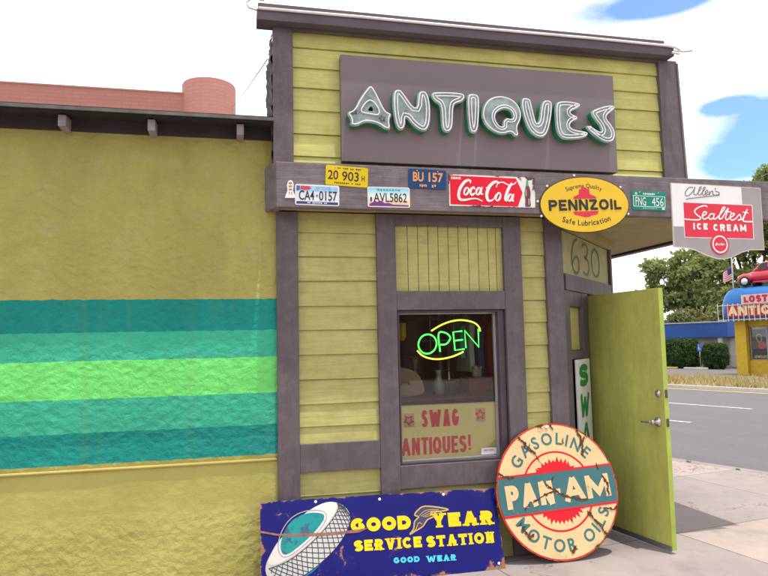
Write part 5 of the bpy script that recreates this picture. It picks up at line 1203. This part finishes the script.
# --- red beetle-shaped car on the roof (front towards the left)
CB = R3(39.75, -15.95, 4.56)
car = thing('red_car', 'small rounded red vintage car parked on the blue store roof', 'car', CB)
def CR(x, y, z):   # x: forward (left), y: towards the street, z: up
    p = NU*(-y)+DS*(-x); return (p.x, p.y, z)
def loft(secs, nseg=16):
    m = MB(CR); vs = []; fs = []
    for x, w_, z0, z1, e in secs:
        for k in range(nseg):
            a = 2*PI*k/nseg; cx_, sz_ = math.cos(a), math.sin(a)
            f_ = lambda t_: math.copysign(abs(t_)**e, t_)
            vs.append((x, w_*f_(cx_), (z0+z1)/2+(z1-z0)/2*f_(sz_)))
    n = len(secs)
    for i in range(n-1):
        for k in range(nseg):
            l = (k+1) % nseg; fs.append((i*nseg+k, i*nseg+l, (i+1)*nseg+l, (i+1)*nseg+k))
    fs.append(list(range(nseg))); fs.append([(n-1)*nseg+k for k in range(nseg)]); m.add(vs, fs); return m
red = NT('car_red_paint'); M['carred'] = red.surf((.52,.012,.04), .2, 0, None, .5, **{'Coat Weight': .6, 'Coat Roughness': .05})
b_ = loft([(1.92,.30,.30,.48,.7),(1.80,.46,.26,.62,.7),(1.5,.55,.24,.78,.7),(1.1,.62,.22,.90,.7),(.75,.68,.22,.98,.7),(.2,.74,.22,1.0,.7),(-.6,.74,.22,1.0,.7),(-1.1,.68,.24,.95,.7),(-1.5,.56,.26,.80,.7),(-1.85,.40,.28,.60,.7),(-1.98,.25,.34,.48,.7)])
g_ = loft([(.82,.52,.86,.98,.6),(.55,.57,.80,1.28,.6),(.28,.60,.80,1.46,.6),(-.15,.61,.80,1.52,.6),(-.6,.59,.80,1.45,.6),(-1.05,.54,.78,1.22,.6),(-1.4,.45,.70,.95,.6)]); b_.xf = None; b_.add(g_.v, g_.f)
for x in (1.22, -1.20):
    for y in (.60, -.60):
        q_ = MB(CR); q_.blob((x, y, .54), (.50, .20, .27), 18, 10); b_.add(q_.v, q_.f)
for y in (.74, -.74): q_ = MB(CR); q_.box(-.7, .7, y-.07, y+.07, .20, .28); b_.add(q_.v, q_.f)
body = build('body', b_, M['carred'], car, smooth=True, local=True)
wg = plain('car_window_glass', (.03,.035,.04), .1)
for y in (.598, -.598):
    build('window', MB(CR).prism([(.48,.98),(.40,1.22),(.24,1.36),(-.10,1.40),(-.10,.98)], y-.02, y+.02, 'y'), wg, car, local=True)
    build('window', MB(CR).prism([(-.18,.98),(-.18,1.40),(-.50,1.36),(-.80,1.20),(-.86,.98)], y-.02, y+.02, 'y'), wg, car, local=True)
m = MB(CR); m.add([(.84,-.42,1.0),(.84,.42,1.0),(.52,.46,1.33),(.52,-.46,1.33),(.80,-.42,.98),(.80,.42,.98),(.48,.46,1.31),(.48,-.46,1.31)], [(0,1,2,3),(4,7,6,5),(0,4,5,1),(1,5,6,2),(2,6,7,3),(3,7,4,0)]); build('windshield', m, wg, car, local=True)
for x in (1.22, -1.20):
    for y in (.735, -.735):
        w_ = build('wheel', MB(CR).lathe([(.30, -.07), (.32, -.05), (.32, .05), (.30, .07)], (x, y, .32), 'y', 24), plain('tyre_rubber', (.015,.015,.016), .8), car, smooth=True, local=True)
        sg_ = 1 if y > 0 else -1
        build('hubcap', MB(CR).lathe([(.21, .0), (.20, .015*sg_), (.12, .05*sg_), (.02, .06*sg_)], (x, y+.072*sg_, .32), 'y', 20), plain('pale_hubcap', (.62,.62,.62), .25, .5), w_, smooth=True, local=True)
cm = plain('chrome', (.62,.63,.66), .15, .9)
for x in (1.98, -2.04):
    build('bumper', MB(CR).tube([(x-.12*(1 if x > 0 else -1), -.72, .36), (x, -.5, .36), (x+.03*(1 if x > 0 else -1), 0, .36), (x, .5, .36), (x-.12*(1 if x > 0 else -1), .72, .36)], .055, 10), cm, car, smooth=True, local=True)
for y in (.55, -.55): build('headlight', MB(CR).blob((1.66, y, .60), (.09, .10, .11), 14, 8), cm, car, smooth=True, local=True)

# --- flag
o = far('flagpole', 'white flagpole with a drooping striped flag at the corner of the blue roof', 'flagpole', 39.0, -17.9, 4.35)
build('pole', MB(R3).tube([(39.0,-17.9,4.30),(39.0,-17.9,9.2)], .04, 10), M['white'], o, smooth=True)
t = NT('striped_flag_cloth'); tcz = t.new('ShaderNodeTexCoord'); s_ = t.new('ShaderNodeSeparateXYZ'); t.link(tcz.outputs['UV'], s_.inputs[0])
k1 = t.math('GREATER_THAN', t.math('FRACT', t.math('MULTIPLY', s_.outputs[1], 6.5)), .5)
c = t.mix(k1, (.55,.03,.05), (.72,.70,.70)); can_ = t.math('MULTIPLY', t.math('LESS_THAN', s_.outputs[0], .4), t.math('GREATER_THAN', s_.outputs[1], .46)); c = t.mix(can_, c, (.04,.06,.22)); M['flag'] = t.surf(c, .8)
m = MB(R3); m.open = True; nx_, ny_ = 14, 10; vs = []
for j in range(ny_+1):
    for i in range(nx_+1):
        a, b = i/nx_, j/ny_
        vs.append((39.0+.10*math.sin(a*7+b), -17.95-a*.62, 5.05+b*.85-a*.38+.1*a*(1-b)*2+.03*math.sin(a*9)))
m.add(vs, [(j*(nx_+1)+i, j*(nx_+1)+i+1, (j+1)*(nx_+1)+i+1, (j+1)*(nx_+1)+i) for j in range(ny_) for i in range(nx_)])
fl = build('flag', m, M['flag'], o, smooth=True)
uv = fl.data.uv_layers.new(name='UVMap')
for p in fl.data.polygons:
    for li in p.loop_indices: vi = fl.data.loops[li].vertex_index; uv.data[li].uv = ((vi % (nx_+1))/nx_, (vi//(nx_+1))/ny_)
so_ = fl.modifiers.new('cloth_thickness', 'SOLIDIFY'); so_.thickness = .008

# --- low building with the blue fascia
gb = -1.1
lb = far('low_building', 'low cream building with a long blue metal fascia behind the hedges', 'building', 53, -30, gb)
fb('wall', plain('cream_block_wall', (.50,.45,.38), .8), lb, (53, 53.3, -60, -24.0, gb-.1, 1.6), (53.3, 66, -60, -59.7, gb-.1, 1.6), (53.3, 66, -24.3, -24.0, gb-.1, 1.6))
t = NT('blue_fascia_metal'); v = t.coords(); vx = t.coords((1,1,1), rot=(0,0,-A20)); s_ = t.new('ShaderNodeSeparateXYZ'); t.link(vx, s_.inputs[0])
rib = t.math('FRACT', t.math('MULTIPLY', s_.outputs[1], 1.8)); c = t.mix(t.noise(v, .35, 5), (.006,.045,.22), (.012,.09,.36)); M['fascia'] = t.surf(c, .5, 0, t.bump(t.ramp(rib, [(.9, 0.0), (.96, 1.0)]), .5, .02))
fb('fascia', M['fascia'], lb, (51.7, 66, -60.2, -25.6, 1.42, 2.74), bevel=.03)
fb('fascia_trim', plain('fascia_trim_paint', (.42,.40,.40), .6), lb, (51.6, 51.69, -60.2, -25.6, 2.68, 2.78))
d_ = fb('door', plain('pale_door_paint', (.55,.50,.46), .6), lb, (52.93, 52.995, -26.15, -25.2, gb, 1.38)); fb('handle', M['metal'], d_, (52.88, 52.928, -25.42, -25.36, -.15, -.02))
fb('wall_plaque', plain('plaque_blue', (.12,.14,.40), .5), lb, (52.90, 52.928, -25.55, -25.05, .35, .95))
fb('side_post', plain('cream_post', (.52,.47,.42), .7), lb, (51.9, 52.2, -26.6, -26.3, gb, 1.41))

def leafmat(name, a, b, c_=None):
    t = NT(name); v = t.coords(); n = t.noise(v, 1.1, 4, .6); n2 = t.noise(v, 9, 2)
    c = t.mix(t.ramp(n, [(.32, 0.0), (.68, 1.0)]), a, b); c = t.mix(t.math('MULTIPLY', n2, .6), c, c_ or mul(a, .6))
    m_ = t.surf(c, .6, 0, None, .3); bs = t.n.get('Principled BSDF') or [x for x in t.n if x.type == 'BSDF_PRINCIPLED'][0]
    tl_ = t.new('ShaderNodeBsdfTranslucent'); t.link(c, tl_.inputs[0]); mx_ = t.new('ShaderNodeMixShader'); mx_.inputs[0].default_value = .42
    t.link(bs.outputs[0], mx_.inputs[1]); t.link(tl_.outputs[0], mx_.inputs[2]); t.link(mx_.outputs[0], t.out.inputs[0]); return m_
def leaves(m, pts, size, r):
    for p in pts:
        d1 = Vector((r.gauss(0,1), r.gauss(0,1), r.gauss(0,.7))); d1.normalize(); d2 = d1.orthogonal(); d2.rotate(Matrix.Rotation(r.random()*6.28, 3, d1)); d3 = d1.cross(d2)
        s_ = size*(.6+.8*r.random()); P = Vector(p)
        m.add([P-d2*s_, P+d3*s_*.55, P+d2*s_, P-d3*s_*.55], [(0,1,2,3)])
hm = leafmat('hedge_leaf', (.045,.095,.025), (.085,.155,.04))
def hedge(label, u, s0, s1, z1_, seed):
    o = far('hedge', label, 'hedge', u, (s0+s1)/2, gb+.05, 'clipped hedges before the low building'); r = random.Random(seed); pts = []; cu, cs = u, (s0+s1)/2; hu, hs, hz = .75, (s1-s0)/2, (z1_-gb)/2
    while len(pts) < 5200:
        p = [r.uniform(-1,1) for _ in range(3)]; e = (abs(p[0])**3.4+abs(p[1])**3.4+abs(p[2])**3.4)
        lim = 1+.55*mnoise.noise(Vector((p[0]*2+seed, p[1]*3, p[2]*3)))
        if lim*.5 < e < lim: pts.append(R3(cu+p[0]*hu, cs+p[1]*hs, gb+hz+p[2]*hz))
    m = MB(); m.open = True; leaves(m, pts, .10, r); build('foliage', m, hm, o)
    m = MB(); 
    for k in range(5): p = R3(cu, cs+(k-2)*hs*.38, gb); m.tube([p, (p[0], p[1], gb+hz*1.5)], [.05,.02], 6)
    m2 = MB(R3); build('stem', m, plain('hedge_stem', (.06,.045,.03), .9), o)
hedge('wide dark clipped hedge left of the blue parking sign', 49.6, -30.4, -26.85, 1.33, 1); hedge('narrower dark hedge right of the blue parking sign', 49.6, -26.45, -24.65, .92, 2)
o = far('parking_sign', 'small blue parking sign on a thin post between the hedges', 'sign', 48.6, -26.25, gb)
fb('panel', plain('parking_blue', (.03,.13,.42), .5), o, (48.56, 48.58, -26.42, -26.05, .33, .92)); build('post', MB(R3).tube([(48.6,-26.24,gb),(48.6,-26.24,.9)], .03, 8), M['metal'], o, smooth=True)
t_ = MB(); t_.ribbon(smooth_pts([(-26.27,.74),(-26.27,.60),(-26.20,.58),(-26.17,.50)], 3), .03, 0); t_.ribbon(arc(-26.255, .56, .07, .09, 120, 330, 10), .022, -.001); t_.sheet(ellipse(-26.27, .80, .025, .03, 12), 0)
m = MB(lambda x, y, z: R3(48.555+y, x, z)); m.add(t_.v, t_.f); m.open = True; build('wheelchair_mark', m, M['white'], o)
kz = road_z(48)+.02
o = far('parking_stop', 'pale concrete wheel stop before the parking sign', 'parking stop', 48, -26.3, kz); fb('block', M['kerb'], o, (47.9, 48.1, -27.3, -25.3, kz, kz+.15), bevel=.03)
o = far('parking_stop', 'yellow painted wheel stop before the wide hedge', 'parking stop', 48, -29.2, kz); fb('block', plain('kerb_yellow', (.5,.36,.06), .7), o, (47.9, 48.1, -30.0, -27.9, kz, kz+.15), bevel=.03)

# --- trees
tm1 = leafmat('tree_leaf', (.21,.26,.075), (.42,.45,.15), (.13,.17,.05)); tm2 = leafmat('yellowing_tree_leaf', (.20,.22,.07), (.34,.34,.13)); bark = plain('bark', (.075,.055,.04), .95, var=.3, bump=.8, bscale=8)
def tree(label, u, s, blobs, n, size, mat, seed, zb=-1.4):
    o = far('shade_tree', label, 'tree', u, s, zb, 'trees beyond the low building'); r = random.Random(seed)
    m = MB(); base = Vector(R3(u, s, zb-.1)); top = Vector(R3(u, s, blobs[0][2]))
    m.tube([tuple(base), tuple(base.lerp(top, .5)+Vector((.1,.1,0))), tuple(top)], [.42,.30,.10], 10)
    fork = base.lerp(top, .42)
    for b in blobs:
        e = Vector(R3(b[0], b[1], b[2])); mid = fork.lerp(e, .55)+Vector((0,0,.5)); m.tube([tuple(fork), tuple(mid), tuple(e)], [.18,.10,.03], 7)
        for k in range(4):
            a = Vector((r.uniform(-1,1), r.uniform(-1,1), r.uniform(-.3,1))).normalized()*b[3]*.8; m.tube([tuple(mid.lerp(e, .6)), tuple(e+a)], [.05,.015], 5)
    build('trunk', m, bark, o, smooth=True)
    pts = []; wts = [b[3]**2 for b in blobs]; tot = sum(wts)
    for b, w_ in zip(blobs, wts):
        c0 = Vector(R3(b[0], b[1], b[2])); k = int(n*w_/tot); cnt = 0; tries = 0
        # twig clusters spread through the blob, each a handful of leaves
        while cnt < k and tries < k*8:
            tries += 1
            d = Vector((r.gauss(0,1), r.gauss(0,1), r.gauss(0,1))).normalized(); q_ = d*b[3]*(.45+.6*r.random()**.6); q_.z *= .82
            if mnoise.noise((c0+q_)*.62+Vector((seed,0,0))) < .04: continue
            cc = c0+q_
            for _ in range(9):
                pts.append(cc+Vector((r.gauss(0,.26), r.gauss(0,.26), r.gauss(0,.16)))); cnt += 1
    m = MB(); m.open = True; leaves(m, pts, size, r); build('crown', m, mat, o)
tree('broad green shade tree behind the blue fascia', 64, -36.0, [(64,-36.0,7.2,2.6),(64,-38.6,6.5,2.0),(63,-34.0,8.0,2.3),(65,-36.8,9.6,2.0),(63,-39.6,9.0,1.5),(63,-33.0,5.6,1.8),(64,-38.0,4.4,1.4),(66,-35.2,10.0,1.6),(64,-39.9,7.2,1.3)], 15000, .17, tm1, 1)
tree('tall green shade tree behind the corner store', 66, -30.5, [(66,-30.5,9.6,3.0),(65,-32.6,8.2,2.2),(65,-28.2,12.0,3.0),(67,-27.0,15.4,2.6),(66,-25.0,13.5,3.2),(66,-31.6,12.2,2.0),(64,-29.4,6.6,2.0),(66,-24.0,9.5,3.0),(66,-33.4,10.2,1.8),(67,-28.3,17.2,1.8),(67,-26.0,17.8,2.0),(67,-30.6,16.0,1.7),(66,-33.8,15.6,1.3),(66,-32.2,14.2,1.8),(66,-34.6,12.6,1.8)], 21000, .18, tm1, 2)
tree('dark shade tree at the right edge behind the store', 70, -20.0, [(70,-20,11,4.0),(70,-16,13,4.0),(70,-23,15,3.0),(70,-19,17,3.0),(69,-23.5,8,2.6),(70,-14,9,4)], 15000, .21, tm1, 3)
tree('small pale bush-like tree rising over the blue fascia', 60, -34.2, [(60,-34.2,3.3,1.1),(60,-35.6,3.0,1.0),(60,-32.6,2.9,.9)], 4200, .12, tm2, 4)
tree('slim tree between the store and the shade trees', 62, -31.2, [(62,-31.2,4.2,1.3),(62,-30.6,5.4,1.0)], 4200, .14, tm1, 5)
# distant line of trees and buildings so the street does not end in bare earth
for i, (u, s, r_b) in enumerate(((95,-70,5),(100,-52,6),(105,10,6),(90,30,5),(95,-95,6))):
    tree(('far rounded tree beyond the hedges','far rounded tree beyond the low building','far rounded tree beyond the store','far rounded tree down the street','far rounded tree at the end of the lot')[i], u, s, [(u,s,5,r_b),(u,s+r_b*.8,6,r_b*.8),(u,s-r_b*.8,4.6,r_b*.8)], 3000, .4, tm1, 20+i)
